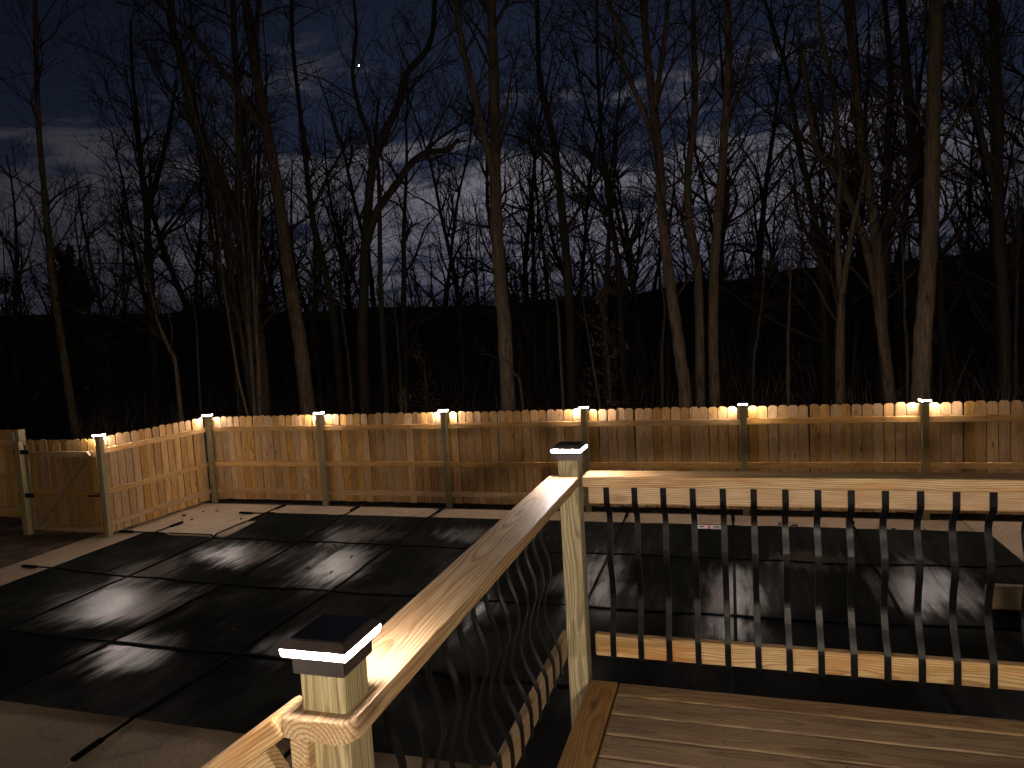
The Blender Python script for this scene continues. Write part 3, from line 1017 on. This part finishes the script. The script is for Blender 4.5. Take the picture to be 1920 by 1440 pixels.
LEAF_LAB = [
    'dead leaf on the cover, upper of the pair under the second fence lamp', 'dead leaf on the cover, rightmost of those under the second fence lamp',
    'upright dead leaf standing in the pale sheen under the second fence lamp', 'dead leaf on the cover under the sheen near the corner lamp',
    'thin dead leaf on the cover left of the nearest lamp cap', 'faint dead leaf on the cover left of the upright one',
    'dead leaf on the far edge of the cover under the third fence lamp', 'dead leaf on the cover beside the strap right of the warning tag',
    'dead leaf on the far concrete between corner lamp and second fence lamp', 'dead leaf on the corner concrete, upper left of the small cluster',
    'dead leaf on the corner concrete, upper right of the small cluster', 'dead leaf on the corner concrete, nearest the cover notch',
    'dead leaf on the corner concrete, lowest left of the small cluster', 'dead leaf on the corner concrete in the middle of the small cluster',
    'dead leaf on the far concrete just right of the second fence lamp post', 'dead leaf on the far concrete behind the seventh front baluster',
    'dead leaf on the far concrete between the sixth and seventh front balusters', 'dead leaf on the far concrete near the tenth front baluster',
    'dead leaf on the far concrete near the eleventh front baluster', 'dead leaf on the far concrete near the ninth front baluster',
    'dead leaf on the far concrete, left of two near the second front baluster', 'dead leaf on the far concrete, right of two near the second front baluster',
    'dead leaf on the corner concrete, low in the small cluster', 'dead leaf on the left concrete strip beside the gate post']
LM = [leaf_mesh(k) for k in range(5)]
spots = []
for px, py in ((625, 1025), (660, 1042), (620, 1068), (430, 1055), (440, 1173), (575, 1062), (853, 1000), (1395, 1018), (520, 950), (380, 960), (407, 962), (453, 975),
               (345, 968), (355, 963), (592, 949), (1490, 992), (1462, 985), (1675, 994), (1735, 1000), (1590, 980), (1215, 965), (1230, 960), (360, 975), (250, 985)):
    d = fw + RT * ((px - W_ / 2) / F) + UP * ((H_ / 2 - py) / F)
    k = -CH / d.z
    spots.append((d.x * k, d.y * k))
for i, (x, y) in enumerate(spots):
    o = link('dead_leaf', LM[i % 5], None)
    z = cover_z(x, y) + 0.012 if inside(x, y) else 0.012
    o.location = (x, y, z)
    s = random.uniform(0.07, 0.15)
    o.scale = (s, s, s)
    o.rotation_euler = (random.uniform(-0.2, 0.2), random.uniform(-0.2, 0.2), random.uniform(0, 6.28))
    o['category'] = 'leaf'
    o['group'] = 'fallen leaves round the pool'
    o['label'] = LEAF_LAB[i]

# ------------------------------------------------------------------ trees


def smooth_line(P, n):
    P = np.asarray(P, float)
    t = np.linspace(0, len(P) - 1, n)
    out = []
    for s in t:
        i = min(int(s), len(P) - 2)
        u = s - i
        p0, p1, p2, p3 = P[max(i - 1, 0)], P[i], P[i + 1], P[min(i + 2, len(P) - 1)]
        out.append(0.5 * ((2 * p1) + (-p0 + p2) * u + (2 * p0 - 5 * p1 + 4 * p2 - p3) * u * u + (-p0 + 3 * p1 - 3 * p2 + p3) * u ** 3))
    return np.array(out)


def grow(tb, p, d, L, r, level, rg, maxlev, dens=1.0, rmin=0.0045):
    n = 7 if level < 2 else 5
    pts = [np.array(p)]
    dd = np.array(d, float)
    dd /= np.linalg.norm(dd)
    bend = rg.normal(0, 0.10, 3)
    for i in range(n):
        dd = dd + rg.normal(0, 0.13, 3) + bend + np.array([0, 0, 0.06])
        dd /= np.linalg.norm(dd)
        pts.append(pts[-1] + dd * L / n)
    rad = np.linspace(r, max(rmin * 0.8, r * 0.28), n + 1)
    tb.add(pts, rad, 5 if level == 0 else (4 if level == 1 else 3))
    if level >= maxlev:
        return
    k = int(rg.integers(4, 7) * dens)
    for q in range(k):
        s = rg.uniform(0.22, 1.0)
        i = min(int(s * n), n - 1)
        base = pts[i] + (pts[i + 1] - pts[i]) * (s * n - i)
        ax = pts[i + 1] - pts[i]
        ax /= np.linalg.norm(ax)
        side = np.cross(ax, rg.normal(0, 1, 3))
        side /= np.linalg.norm(side) + 1e-9
        ang = rg.uniform(0.35, 0.95)
        nd = ax * math.cos(ang) + side * math.sin(ang)
        grow(tb, base, nd, L * rg.uniform(0.40, 0.68) * (1.1 - 0.4 * s), max(rmin, rad[i] * rg.uniform(0.42, 0.62)), level + 1, rg, maxlev, dens, rmin)


def stems_tree(root_name, label, stems, seed, group, bark_m=None, nb=14, bl=(1.6, 3.4), smin=0.25, maxlev=2, up_out=0.55, dens=1.0):
    """stems: list of (points, r0, r1). Trunk = smooth tubes; crown = branches grown from them."""
    rg = np.random.default_rng(seed)
    base = Vector(stems[0][0][0])
    t_ = empty(root_name, label, 'tree', base, 0, group)
    tb, br = Tubes(), Tubes()
    b0 = np.array(base)
    for pts, r0_, r1_ in stems:
        P = smooth_line([np.array(p) - b0 for p in pts], max(12, len(pts) * 5))
        P = P + np.cumsum(rg.normal(0, 0.006, P.shape), axis=0) * 0.6
        R_ = np.linspace(1, 0, len(P)) ** 0.9 * (r0_ - r1_) + r1_
        R_ = R_ * (1 + 0.06 * np.sin(np.arange(len(P)) * 1.7 + rg.uniform(0, 6)))
        tb.add(P, R_, 12)
        n_ = int(nb * (1.0 if pts is stems[0][0] else 0.7))
        for q in range(n_):
            s = smin + (1 - smin) * rg.uniform(0, 1) ** 0.8
            i = min(int(s * (len(P) - 1)), len(P) - 2)
            ax = P[i + 1] - P[i]
            ax /= np.linalg.norm(ax)
            phi = rg.uniform(0, 2 * math.pi)
            side = np.array([math.cos(phi), math.sin(phi) * 0.8, 0])
            d = side + ax * rg.uniform(0.4, 1.3) + np.array([0, 0, up_out * rg.uniform(0.2, 1)])
            grow(br, P[i], d, rg.uniform(*bl) * (1.15 - 0.4 * s), min(R_[i] * 0.45, 0.055) * rg.uniform(0.5, 1), 0, rg, maxlev, dens)
    link('trunk', tb.mesh('trunk', bark_m or M_BARK), None, t_)
    link('crown', br.mesh('crown', M_TWIG), None, t_)
    return t_


def line(Y, pts, dY=0.0):
    n = len(pts)
    return [at(px, py, Y + dY * i / max(1, n - 1)) for i, (px, py) in enumerate(pts)]


def foot(px, Y, py=770):
    """ground point below a pixel column"""
    p = at(px, py, Y)
    return Vector((p.x, p.y, ground_h(p.x, p.y) - 0.15))


def px2m(w, Y):
    return w * Y / F * 0.5


GT = 'bare trees just behind the fence'
Y = 17.5
trunk3 = [foot(582, Y)] + line(Y, [(572, 720), (563, 640), (547, 545), (533, 440), (517, 330), (497, 225), (478, 110), (462, 0), (452, -120), (446, -260)], 0.6)
stems_tree('bare_tree', 'tall bare tree behind the second far fence lamp, long limb leaning up left', [
    (trunk3, px2m(34, Y), px2m(13, Y)),
    (line(Y, [(495, 238), (468, 205), (440, 165), (408, 122), (375, 85), (335, 40), (290, 0), (240, -60)], -0.8), px2m(17, Y), px2m(7, Y)),
    (line(Y, [(478, 110), (482, 40), (492, -40), (500, -140)], 0.8), px2m(13, Y), px2m(6, Y))], 31, GT, nb=20)
Y = 18.5
trunk4 = [foot(492, Y)] + line(Y, [(490, 700), (480, 620), (468, 530), (455, 450), (428, 370), (398, 300), (370, 245), (355, 180), (340, 110), (322, 50), (318, -30), (322, -160)], -0.5)
stems_tree('bare_tree', 'dark bare tree forking low, left of the second far fence lamp', [
    (trunk4, px2m(32, Y), px2m(13, Y)),
    (line(Y, [(456, 450), (447, 380), (450, 300), (447, 200), (440, 90), (436, 0), (430, -130)], 0.6), px2m(20, Y), px2m(9, Y)),
    (line(Y, [(362, 235), (340, 195), (315, 165)], -0.6), px2m(9, Y), px2m(3, Y))], 32, GT, nb=20)
Y = 19.0
stems_tree('bare_tree', 'many stemmed bare tree with a thick arm reaching right, third fence lamp', [
    ([foot(682, Y)] + line(Y, [(680, 640), (681, 560), (684, 470), (690, 390), (700, 300), (722, 250), (746, 198), (762, 140), (800, 95), (815, 40), (818, -60)], 0.3), px2m(24, Y), px2m(8, Y)),
    (line(Y, [(700, 300), (690, 250), (672, 200), (662, 140), (668, 60), (660, -40)], -0.4), px2m(11, Y), px2m(5, Y)),
    (line(Y, [(688, 455), (705, 400), (740, 350), (768, 310), (795, 288), (838, 280), (860, 262)], -0.7), px2m(18, Y), px2m(7, Y)),
    (line(Y, [(795, 288), (822, 262), (858, 238), (882, 222)], -0.9), px2m(7, Y), px2m(3, Y)),
    ([foot(724, Y)] + line(Y, [(720, 640), (715, 540), (714, 430), (712, 330), (705, 260), (712, 180)], 0.5), px2m(14, Y), px2m(5, Y))], 33, GT, M_BARKD, nb=14)
Y = 16.5
stems_tree('bare_tree', 'straight bare trunk splitting high, left of the deck corner lamp', [
    ([foot(952, Y)] + line(Y, [(950, 690), (945, 600), (938, 520), (931, 420), (929, 330), (929, 240), (926, 120), (922, 20), (918, -90), (915, -220)], 0.2), px2m(30, Y), px2m(14, Y)),
    (line(Y, [(930, 350), (916, 290), (903, 240), (888, 175), (870, 105), (858, 30), (848, -60)], -0.4), px2m(17, Y), px2m(8, Y))], 34, GT, nb=16, smin=0.45)
Y = 21.0
stems_tree('bare_tree', 'slim bare tree rising just right of the deck corner lamp, arching limbs', [
    ([foot(1072, Y)] + line(Y, [(1070, 640), (1066, 540), (1058, 440), (1050, 350), (1040, 270), (1025, 210), (1012, 150), (1008, 60), (1005, -60)], 0.2), px2m(20, Y), px2m(7, Y)),
    (line(Y, [(1048, 330), (1015, 290), (975, 262), (940, 250)], -0.5), px2m(8, Y), px2m(3, Y)),
    (line(Y, [(1058, 440), (1090, 385), (1128, 330), (1150, 290)], -0.5), px2m(8, Y), px2m(3, Y))], 35, GT, M_BARKD, nb=18)
Y = 17.0
stems_tree('bare_tree', 'tall bare tree of two crossing stems behind the middle of the front railing', [
    ([foot(1288, Y)] + line(Y, [(1284, 730), (1274, 650), (1262, 560), (1250, 470), (1243, 390), (1238, 300), (1228, 200), (1216, 100), (1208, 10), (1196, -90)], 0.4), px2m(24, Y), px2m(11, Y)),
    (line(Y, [(1238, 300), (1215, 230), (1190, 170), (1165, 110), (1150, 30), (1128, -40)], -0.4), px2m(12, Y), px2m(5, Y)),
    (line(Y, [(1190, 90), (1165, 45), (1128, 0), (1100, -50)], -0.6), px2m(7, Y), px2m(3, Y)),
    (line(Y, [(1228, 200), (1240, 120), (1250, 40), (1252, -60)], 0.4), px2m(11, Y), px2m(6, Y))], 36, GT, nb=16)
Y = 17.8
stems_tree('bare_tree', 'bare tree with a straight dark stem left of the fifth far fence lamp', [
    ([foot(1313, Y)] + line(Y, [(1312, 700), (1311, 600), (1306, 500), (1292, 420), (1290, 330), (1300, 240), (1303, 140), (1300, 40), (1302, -80)], 0.4), px2m(19, Y), px2m(8, Y)),
    ([foot(1340, Y)] + line(Y, [(1338, 680), (1337, 560), (1342, 450), (1352, 330), (1360, 220), (1368, 110), (1366, 20), (1368, -120)], -0.4), px2m(20, Y), px2m(10, Y)),
    (line(Y, [(1358, 250), (1380, 190), (1400, 130), (1415, 60)], 0.3), px2m(8, Y), px2m(3, Y))], 37, GT, nb=16)
Y = 18.0
stems_tree('bare_tree', 'bare tree whose two pale stems cross low, left of the thickest trunk', [
    ([foot(1676, Y)] + line(Y, [(1666, 725), (1655, 640), (1644, 560), (1628, 480), (1610, 420), (1588, 370), (1560, 320), (1530, 280), (1515, 200), (1500, 90)], 0.3), px2m(20, Y), px2m(7, Y)),
    (line(Y, [(1652, 610), (1650, 520), (1643, 430), (1632, 340), (1618, 250), (1608, 150), (1598, 50), (1592, -80)], -0.3), px2m(20, Y), px2m(9, Y)),
    (line(Y, [(1585, 370), (1572, 280), (1565, 180), (1545, 80), (1535, 0)], -0.4), px2m(12, Y), px2m(5, Y))], 38, GT, nb=16)
Y = 17.6
stems_tree('bare_tree', 'pale bare tree forked like a Y, right of the fifth far fence lamp', [
    ([foot(1577, Y)] + line(Y, [(1576, 700), (1577, 620), (1577, 545), (1573, 470), (1572, 400), (1580, 300)], 0.2), px2m(18, Y), px2m(6, Y)),
    (line(Y, [(1578, 550), (1588, 490), (1596, 430), (1612, 360), (1622, 300)], -0.3), px2m(11, Y), px2m(4, Y))], 39, GT, nb=10)
Y = 16.0
stems_tree('bare_tree', 'thickest straight bare trunk, behind the sixth far fence lamp', [
    ([foot(1727, Y)] + line(Y, [(1727, 740), (1730, 650), (1735, 570), (1740, 500), (1744, 430), (1746, 330), (1748, 220), (1752, 110), (1755, 10), (1756, -100), (1757, -230)], 0.2), px2m(30, Y), px2m(17, Y))], 40, GT, nb=14, smin=0.4)
Y = 20.0
stems_tree('bare_tree', 'leaning dark bare tree touching the thickest trunk from the left', [
    ([foot(1735, Y)] + line(Y, [(1738, 600), (1738, 500), (1732, 400), (1718, 310), (1706, 220), (1698, 110), (1692, 0), (1690, -100)], 0.2), px2m(22, Y), px2m(10, Y)),
    ([foot(1655, Y)] + line(Y, [(1655, 600), (1660, 480), (1658, 370), (1664, 260), (1668, 140), (1660, 40), (1650, -60)], 0.3), px2m(16, Y), px2m(7, Y))], 41, GT, M_BARKD, nb=16)
Y = 18.5
stems_tree('bare_tree', 'dark forked bare tree near the right picture edge', [
    ([foot(1885, Y)] + line(Y, [(1884, 640), (1878, 520), (1872, 420), (1869, 320), (1872, 220), (1866, 110), (1862, 0), (1862, -120)], 0.2), px2m(20, Y), px2m(11, Y)),
    (line(Y, [(1870, 370), (1852, 310), (1838, 240), (1825, 180), (1815, 90)], -0.4), px2m(11, Y), px2m(5, Y))], 42, GT, M_BARKD, nb=20)
Y = 16.5
stems_tree('bare_tree', 'lone warm lit leaning trunk at far left, behind the gate lamp', [
    ([foot(140, Y)] + line(Y, [(134, 760), (124, 690), (113, 620), (103, 550), (96, 480), (90, 400), (80, 300), (74, 180), (72, 60), (70, -80)], 0.2), px2m(20, Y), px2m(9, Y))], 43, GT, nb=22)
Y = 20.5
stems_tree('bare_tree', 'dark bare tree with a V shaped crown between gate lamp and corner lamp', [
    ([foot(292, Y)] + line(Y, [(288, 650), (283, 560), (278, 470), (276, 400), (290, 350), (305, 290), (318, 230), (330, 150)], 0.2), px2m(22, Y), px2m(6, Y)),
    (line(Y, [(276, 410), (266, 330), (260, 250), (250, 150), (245, 40)], -0.4), px2m(13, Y), px2m(5, Y)),
    (line(Y, [(280, 500), (310, 440), (340, 400), (352, 360)], 0.5), px2m(10, Y), px2m(3, Y))], 44, GT, M_BARKD, nb=20)
Y = 20.0
stems_tree('bare_tree', 'thin dark bare tree right of the second far fence lamp', [
    ([foot(640, Y)] + line(Y, [(634, 680), (624, 580), (606, 490), (588, 420), (578, 350), (570, 270), (560, 190), (548, 80), (545, -30)], 0.2), px2m(18, Y), px2m(6, Y)),
    (line(Y, [(584, 400), (610, 340), (640, 285), (660, 240)], 0.4), px2m(8, Y), px2m(3, Y))], 45, GT, M_BARKD, nb=18)
Y = 15.2
stems_tree('bare_tree', 'slanting bare trunk between the corner lamp and the tall left trees', [
    ([foot(338, Y)] + line(Y, [(330, 690), (318, 655), (298, 610), (286, 560), (270, 500), (240, 420)], 0.4), px2m(10, Y), px2m(4, Y))], 46, GT, nb=12)

# saplings close behind the fence, pale in the lamp light
GS = 'thin saplings close behind the fence'
sap = [(1058, [(1050, 660), (1045, 580), (1030, 520), (1018, 455)], 'sapling beside the deck corner lamp, nearest to it on the left'),
       (1146, [(1140, 690), (1133, 610), (1122, 545), (1115, 470)], 'sapling right of the deck corner lamp with russet leaves round it'),
       (1242, [(1241, 690), (1244, 620), (1246, 570), (1236, 520)], 'sapling standing left of the two crossing stems'),
       (1408, [(1412, 690), (1420, 620), (1427, 560), (1432, 500)], 'sapling right beside the fifth far fence lamp'),
       (1478, [(1478, 690), (1480, 600), (1481, 540), (1484, 470)], 'straight sapling midway between the fifth lamp and the Y fork'),
       (1702, [(1703, 680), (1699, 590), (1696, 520), (1692, 430)], 'sapling just left of the thickest trunk'),
       (1884, [(1884, 680), (1882, 600), (1879, 520), (1870, 460)], 'sapling wavering near the right picture edge'),
       (1906, [(1904, 660), (1906, 560), (1908, 480), (1906, 380)], 'straight sapling nearest the right picture edge'),
       (372, [(370, 690), (368, 640), (364, 590), (350, 520)], 'sapling left of the corner lamp between two dark trees'),
       (445, [(442, 690), (436, 620), (425, 560), (416, 500)], 'sapling just right of the corner lamp'),
       (660, [(655, 690), (648, 640), (640, 560), (650, 470)], 'sapling under the many stemmed tree, left side'),
       (752, [(750, 690), (746, 640), (742, 590), (735, 520)], 'sapling left of the third far fence lamp'),
       (985, [(978, 730), (965, 700), (950, 670)], 'low bent sapling right of the straight splitting trunk')]
for i, (fx, pts, lab) in enumerate(sap):
    Y = 15.2 + 0.9 * (i % 4)
    stems_tree('sapling', 'thin bare ' + lab, [([foot(fx, Y)] + line(Y, pts, 0.2), px2m(7, Y), px2m(2.4, Y))], 60 + i, GS, M_BARKD, nb=5, bl=(0.5, 1.3), smin=0.35, maxlev=1)

# wood behind: grown variants, placed one by one
VAR = []
for k in range(7):
    rg = np.random.default_rng(200 + k)
    tb, br = Tubes(), Tubes()
    Ht = rg.uniform(9, 14)
    P = [np.zeros(3)]
    d = np.array([rg.normal(0, 0.05), rg.normal(0, 0.05), 1.0])
    for i in range(12):
        d = d + rg.normal(0, 0.05, 3) * np.array([1, 1, 0.2])
        d /= np.linalg.norm(d)
        P.append(P[-1] + d * Ht / 12)
    R_ = np.linspace(rg.uniform(0.10, 0.17), 0.02, 13)
    tb.add(P, R_, 8)
    for q in range(26):
        s = rg.uniform(0.18, 1.0)
        i = min(int(s * 12), 11)
        phi = rg.uniform(0, 2 * math.pi)
        dd = np.array([math.cos(phi), math.sin(phi), rg.uniform(0.5, 1.6)])
        grow(br, P[i], dd, rg.uniform(1.8, 4.2) * (1.15 - 0.6 * s), min(R_[i] * 0.6, 0.06), 0, rg, 2, 0.95, 0.0075)
    VAR.append((tb.mesh('trunk', M_BARKD), br.mesh('crown', M_TWIG)))

lamp_px = [185, 390, 596, 830, 1090, 1383, 1728]
lamp_nm = ['gate lamp', 'corner lamp', 'second fence lamp', 'third fence lamp', 'fourth fence lamp', 'fifth fence lamp', 'sixth fence lamp']
ordw = ['first', 'second', 'third', 'fourth', 'fifth', 'sixth', 'seventh', 'eighth', 'ninth', 'tenth', 'eleventh', 'twelfth', 'thirteenth', 'fourteenth', 'fifteenth', 'sixteenth', 'seventeenth', 'eighteenth', 'nineteenth', 'twentieth', 'twenty-first', 'twenty-second', 'twenty-third', 'twenty-fourth', 'twenty-fifth', 'twenty-sixth', 'twenty-seventh', 'twenty-eighth', 'twenty-ninth', 'thirtieth']


def to_px(p):
    d = Vector(p) - Vector((0, 0, CH))
    return W_ / 2 + F * d.dot(RT) / d.dot(fw)


bgl = []
tries = 0
while len(bgl) < 104 and tries < 4000:
    tries += 1
    Yb = random.choice((random.uniform(21, 30), random.uniform(28, 46), random.uniform(40, 62)))
    px = random.uniform(-60, 1980)
    p = at(px, 600, Yb)
    if any(abs(px - q[0]) < 6 for q in bgl):
        continue
    bgl.append((px, Yb, p))
bgl.sort()
cnt = {}
for i, (px, Yb, p) in enumerate(bgl):
    k = sum(px > l for l in lamp_px)
    cnt[k] = cnt.get(k, 0) + 1
    o_ = ordw[min(cnt[k] - 1, len(ordw) - 1)]
    if k == 0:
        lab = f'distant thin bare tree, {o_} in from the left picture edge'
    elif k == 7:
        lab = f'distant thin bare tree, {o_} to the right of the sixth fence lamp'
    else:
        lab = f'distant bare tree, {o_} from left among those between {lamp_nm[k - 1]} and {lamp_nm[k]}'
    t_ = empty('bare_tree', lab, 'tree', (p.x, p.y, ground_h(p.x, p.y) - 0.2), random.uniform(0, 6.28), 'distant bare trees up the slope')
    s = random.uniform(0.75, 1.15) * (0.75 if Yb > 38 else 1.0)
    t_.scale = (s, s, s)
    a, b_ = VAR[i % len(VAR)]
    link('trunk', a, None, t_)
    link('crown', b_, None, t_)


# undergrowth: thin stems too many to count
tb = Tubes()
rg = np.random.default_rng(77)
for q in range(5200):
    yy = 12.2 + 62 * rg.uniform(0, 1) ** 1.7
    xx = rg.uniform(-1.15, 0.42) * yy
    z = ground_h(xx, yy) - 0.1
    h = rg.uniform(0.5, 1.6) * (1 + (yy - 12) * 0.045)
    a = rg.normal(0, 0.22, 2)
    b_ = rg.normal(0, 0.3, 2)
    r_ = rg.uniform(0.003, 0.007) * (1 + (yy - 12) * 0.03)
    tb.add([[xx, yy, z], [xx + a[0] * h * .5, yy + a[1] * h * .5, z + h * .5], [xx + (a[0] + b_[0] * .4) * h, yy + (a[1] + b_[1] * .4) * h, z + h * rg.uniform(.75, 1)]], [r_, r_ * .8, r_ * .35], 3)
for q in range(2600):
    yy = rg.uniform(48, 78)
    xx = rg.uniform(-1.2, 0.5) * yy
    z = ground_h(xx, yy) - 0.1
    h = rg.uniform(0.6, 2.6)
    a = rg.normal(0, 0.3, 2)
    tb.add([[xx, yy, z], [xx + a[0] * h * .5, yy + a[1] * h * .5, z + h * .6], [xx + a[0] * h, yy + a[1] * h, z + h]], [0.022, 0.016, 0.008], 3)
o = link('undergrowth', tb.mesh('undergrowth', M_BRUSH), None)
o['kind'] = 'stuff'
o['label'] = 'tangle of thin leafless stems covering the slope under the trees'
o['category'] = 'undergrowth'


PV = []
for k in range(5):
    rg = np.random.default_rng(400 + k)
    tb, br = Tubes(), Tubes()
    Ht = rg.uniform(9, 13)
    P = [np.zeros(3)]
    d = np.array([rg.normal(0, 0.04), rg.normal(0, 0.04), 1.0])
    for i in range(14):
        d = d + rg.normal(0, 0.035, 3) * np.array([1, 1, 0.2])
        d /= np.linalg.norm(d)
        P.append(P[-1] + d * Ht / 14)
    R_ = np.linspace(rg.uniform(0.05, 0.085), 0.012, 15)
    tb.add(P, R_, 8)
    for q in range(12):
        s_ = rg.uniform(0.4, 1.0)
        i = min(int(s_ * 14), 13)
        phi = rg.uniform(0, 2 * math.pi)
        dd = np.array([math.cos(phi), math.sin(phi), rg.uniform(0.7, 1.8)])
        grow(br, P[i], dd, rg.uniform(1.0, 2.4) * (1.2 - 0.6 * s_), R_[i] * 0.5, 0, rg, 1, 1.0, 0.006)
    PV.append((tb.mesh('trunk', M_BARK), br.mesh('crown', M_TWIG)))
poles = sorted(random.Random(3).uniform(20, 1900) for _ in range(26))
cnt = {}
for i, px in enumerate(poles):
    Yb = random.Random(i + 50).uniform(15.5, 24)
    p = at(px, 640, Yb)
    k = sum(px > l for l in lamp_px)
    cnt[k] = cnt.get(k, 0) + 1
    o_ = ordw[cnt[k] - 1]
    if k == 0:
        lab = f'slender pole tree, {o_} of them in from the left picture edge'
    elif k == 7:
        lab = f'slender pole tree, {o_} of them right of the sixth fence lamp'
    else:
        lab = f'slender pole tree, {o_} of them from left between {lamp_nm[k - 1]} and {lamp_nm[k]}'
    t_ = empty('bare_tree', lab, 'tree', (p.x, p.y, ground_h(p.x, p.y) - 0.2), random.uniform(0, 6.28), 'slender pole trees behind the fence')
    sc = random.uniform(0.8, 1.25)
    t_.scale = (sc, sc, sc)
    a, b_ = PV[i % 5]
    link('trunk', a, None, t_)
    link('crown', b_, None, t_)


# leafy things: evergreen at the left, russet beech brush
def leaf_cloud(centre_list, n, size, mat, name, rg):
    v = np.zeros((n * 4, 3))
    k = 0
    for i in range(n):
        c0, rad = centre_list[rg.integers(len(centre_list))]
        u = rg.normal(0, 1, 3)
        u /= np.linalg.norm(u)
        p = np.array(c0) + u * np.array(rad) * rg.uniform(0.25, 1) ** 0.5
        a = rg.normal(0, 1, 3)
        a /= np.linalg.norm(a)
        b = np.cross(a, rg.normal(0, 1, 3))
        b /= np.linalg.norm(b) + 1e-9
        s = size * rg.uniform(0.6, 1.4)
        v[k:k + 4] = [p - a * s, p + b * s * 0.4, p + a * s, p - b * s * 0.4]
        k += 4
    me = bpy.data.meshes.new(name)
    me.from_pydata([tuple(x) for x in v], [], [(4 * i, 4 * i + 1, 4 * i + 2, 4 * i + 3) for i in range(n)])
    me.materials.append(mat)
    return me


def leafy(name, label, px, Y, top_px, w, n, size, mat, seed, cat, group=None):
    rg = np.random.default_rng(seed)
    b = foot(px, Y)
    topz = at(px, top_px, Y).z - b.z
    t_ = empty(name, label, cat, b, 0, group)
    tb = Tubes()
    blobs = []
    lean = rg.normal(0, 0.03, 2)
    P = [np.array([lean[0] * i, lean[1] * i, topz * i / 8]) for i in range(9)]
    tb.add(P, np.linspace(0.02 + w * 0.04, 0.012, 9), 6)
    for q in range(26):
        s = rg.uniform(0.15, 1.0)
        phi = rg.uniform(0, 6.28)
        L = w * (1.05 - 0.75 * s) * rg.uniform(0.5, 1.1)
        e = np.array([math.cos(phi) * L, math.sin(phi) * L, topz * s + rg.uniform(-0.1, 0.5) * L])
        s0 = np.array([0, 0, topz * s * 0.92])
        tb.add([s0, (s0 + e) / 2 + rg.normal(0, 0.05, 3), e], [0.018, 0.012, 0.005], 4)
        blobs.append((e * np.array([0.85, 0.85, 1]), (w * 0.26, w * 0.26, w * 0.2)))
        blobs.append(((s0 + e) / 2, (w * 0.2, w * 0.2, w * 0.16)))
    link('trunk', tb.mesh('trunk', M_BARKD), None, t_)
    link('foliage', leaf_cloud(blobs, n, size, mat, 'foliage', rg), None, t_)


leafy('evergreen_tree', 'dark evergreen crown standing behind the gate lamp at left', 165, 22, 470, 1.7, 5200, 0.13, M_GREEN, 5, 'tree')
leafy('evergreen_tree', 'dark ivy covered tree at the very left picture edge', 20, 24, 400, 1.3, 3200, 0.09, M_GREEN, 6, 'tree')
leafy('russet_shrub', 'russet leaved shrub above the third far fence lamp', 800, 17, 660, 0.9, 320, 0.055, M_BEECH, 7, 'shrub')
leafy('russet_shrub', 'russet leaved shrub right of the deck corner lamp', 1140, 16, 545, 0.9, 420, 0.055, M_BEECH, 8, 'shrub')
leafy('russet_shrub', 'small russet leaved shrub low behind the third far fence lamp', 762, 14.5, 735, 0.5, 160, 0.05, M_BEECH, 9, 'shrub')

# ------------------------------------------------------------------ far lights
me = bpy.data.meshes.new('star')
bm = bmesh.new()
bmesh.ops.create_icosphere(bm, subdivisions=2, radius=1.0)
bm.to_mesh(me)
bm.free()
o = link('star', me, M_STAR)
o.location = at(673, 123, 900)
o.scale = (0.95, 0.95, 0.95)
o['label'] = 'bright white star shining between the branches at upper left'
o['category'] = 'star'
p = at(400, 619, 62)
t_ = empty('lamp_post', 'tiny orange lamp far off through the trees at left', 'lamp', (p.x, p.y, ground_h(p.x, p.y)))
hgt = p.z - ground_h(p.x, p.y)
v = Tubes()
v.add([[0, 0, -0.3], [0, 0, (hgt - 0.12) / 2], [0, 0, hgt - 0.12]], [0.06, 0.05, 0.04], 8)
link('pole', v.mesh('pole', M_METAL), None, t_)
v = Tubes()
v.add([[0, 0, hgt - 0.12], [0, 0, hgt - 0.10], [0, 0, hgt + 0.10], [0, 0, hgt + 0.12]], [0.03, 0.10, 0.10, 0.03], 10)
link('lantern', v.mesh('lantern', M_FAR), None, t_)
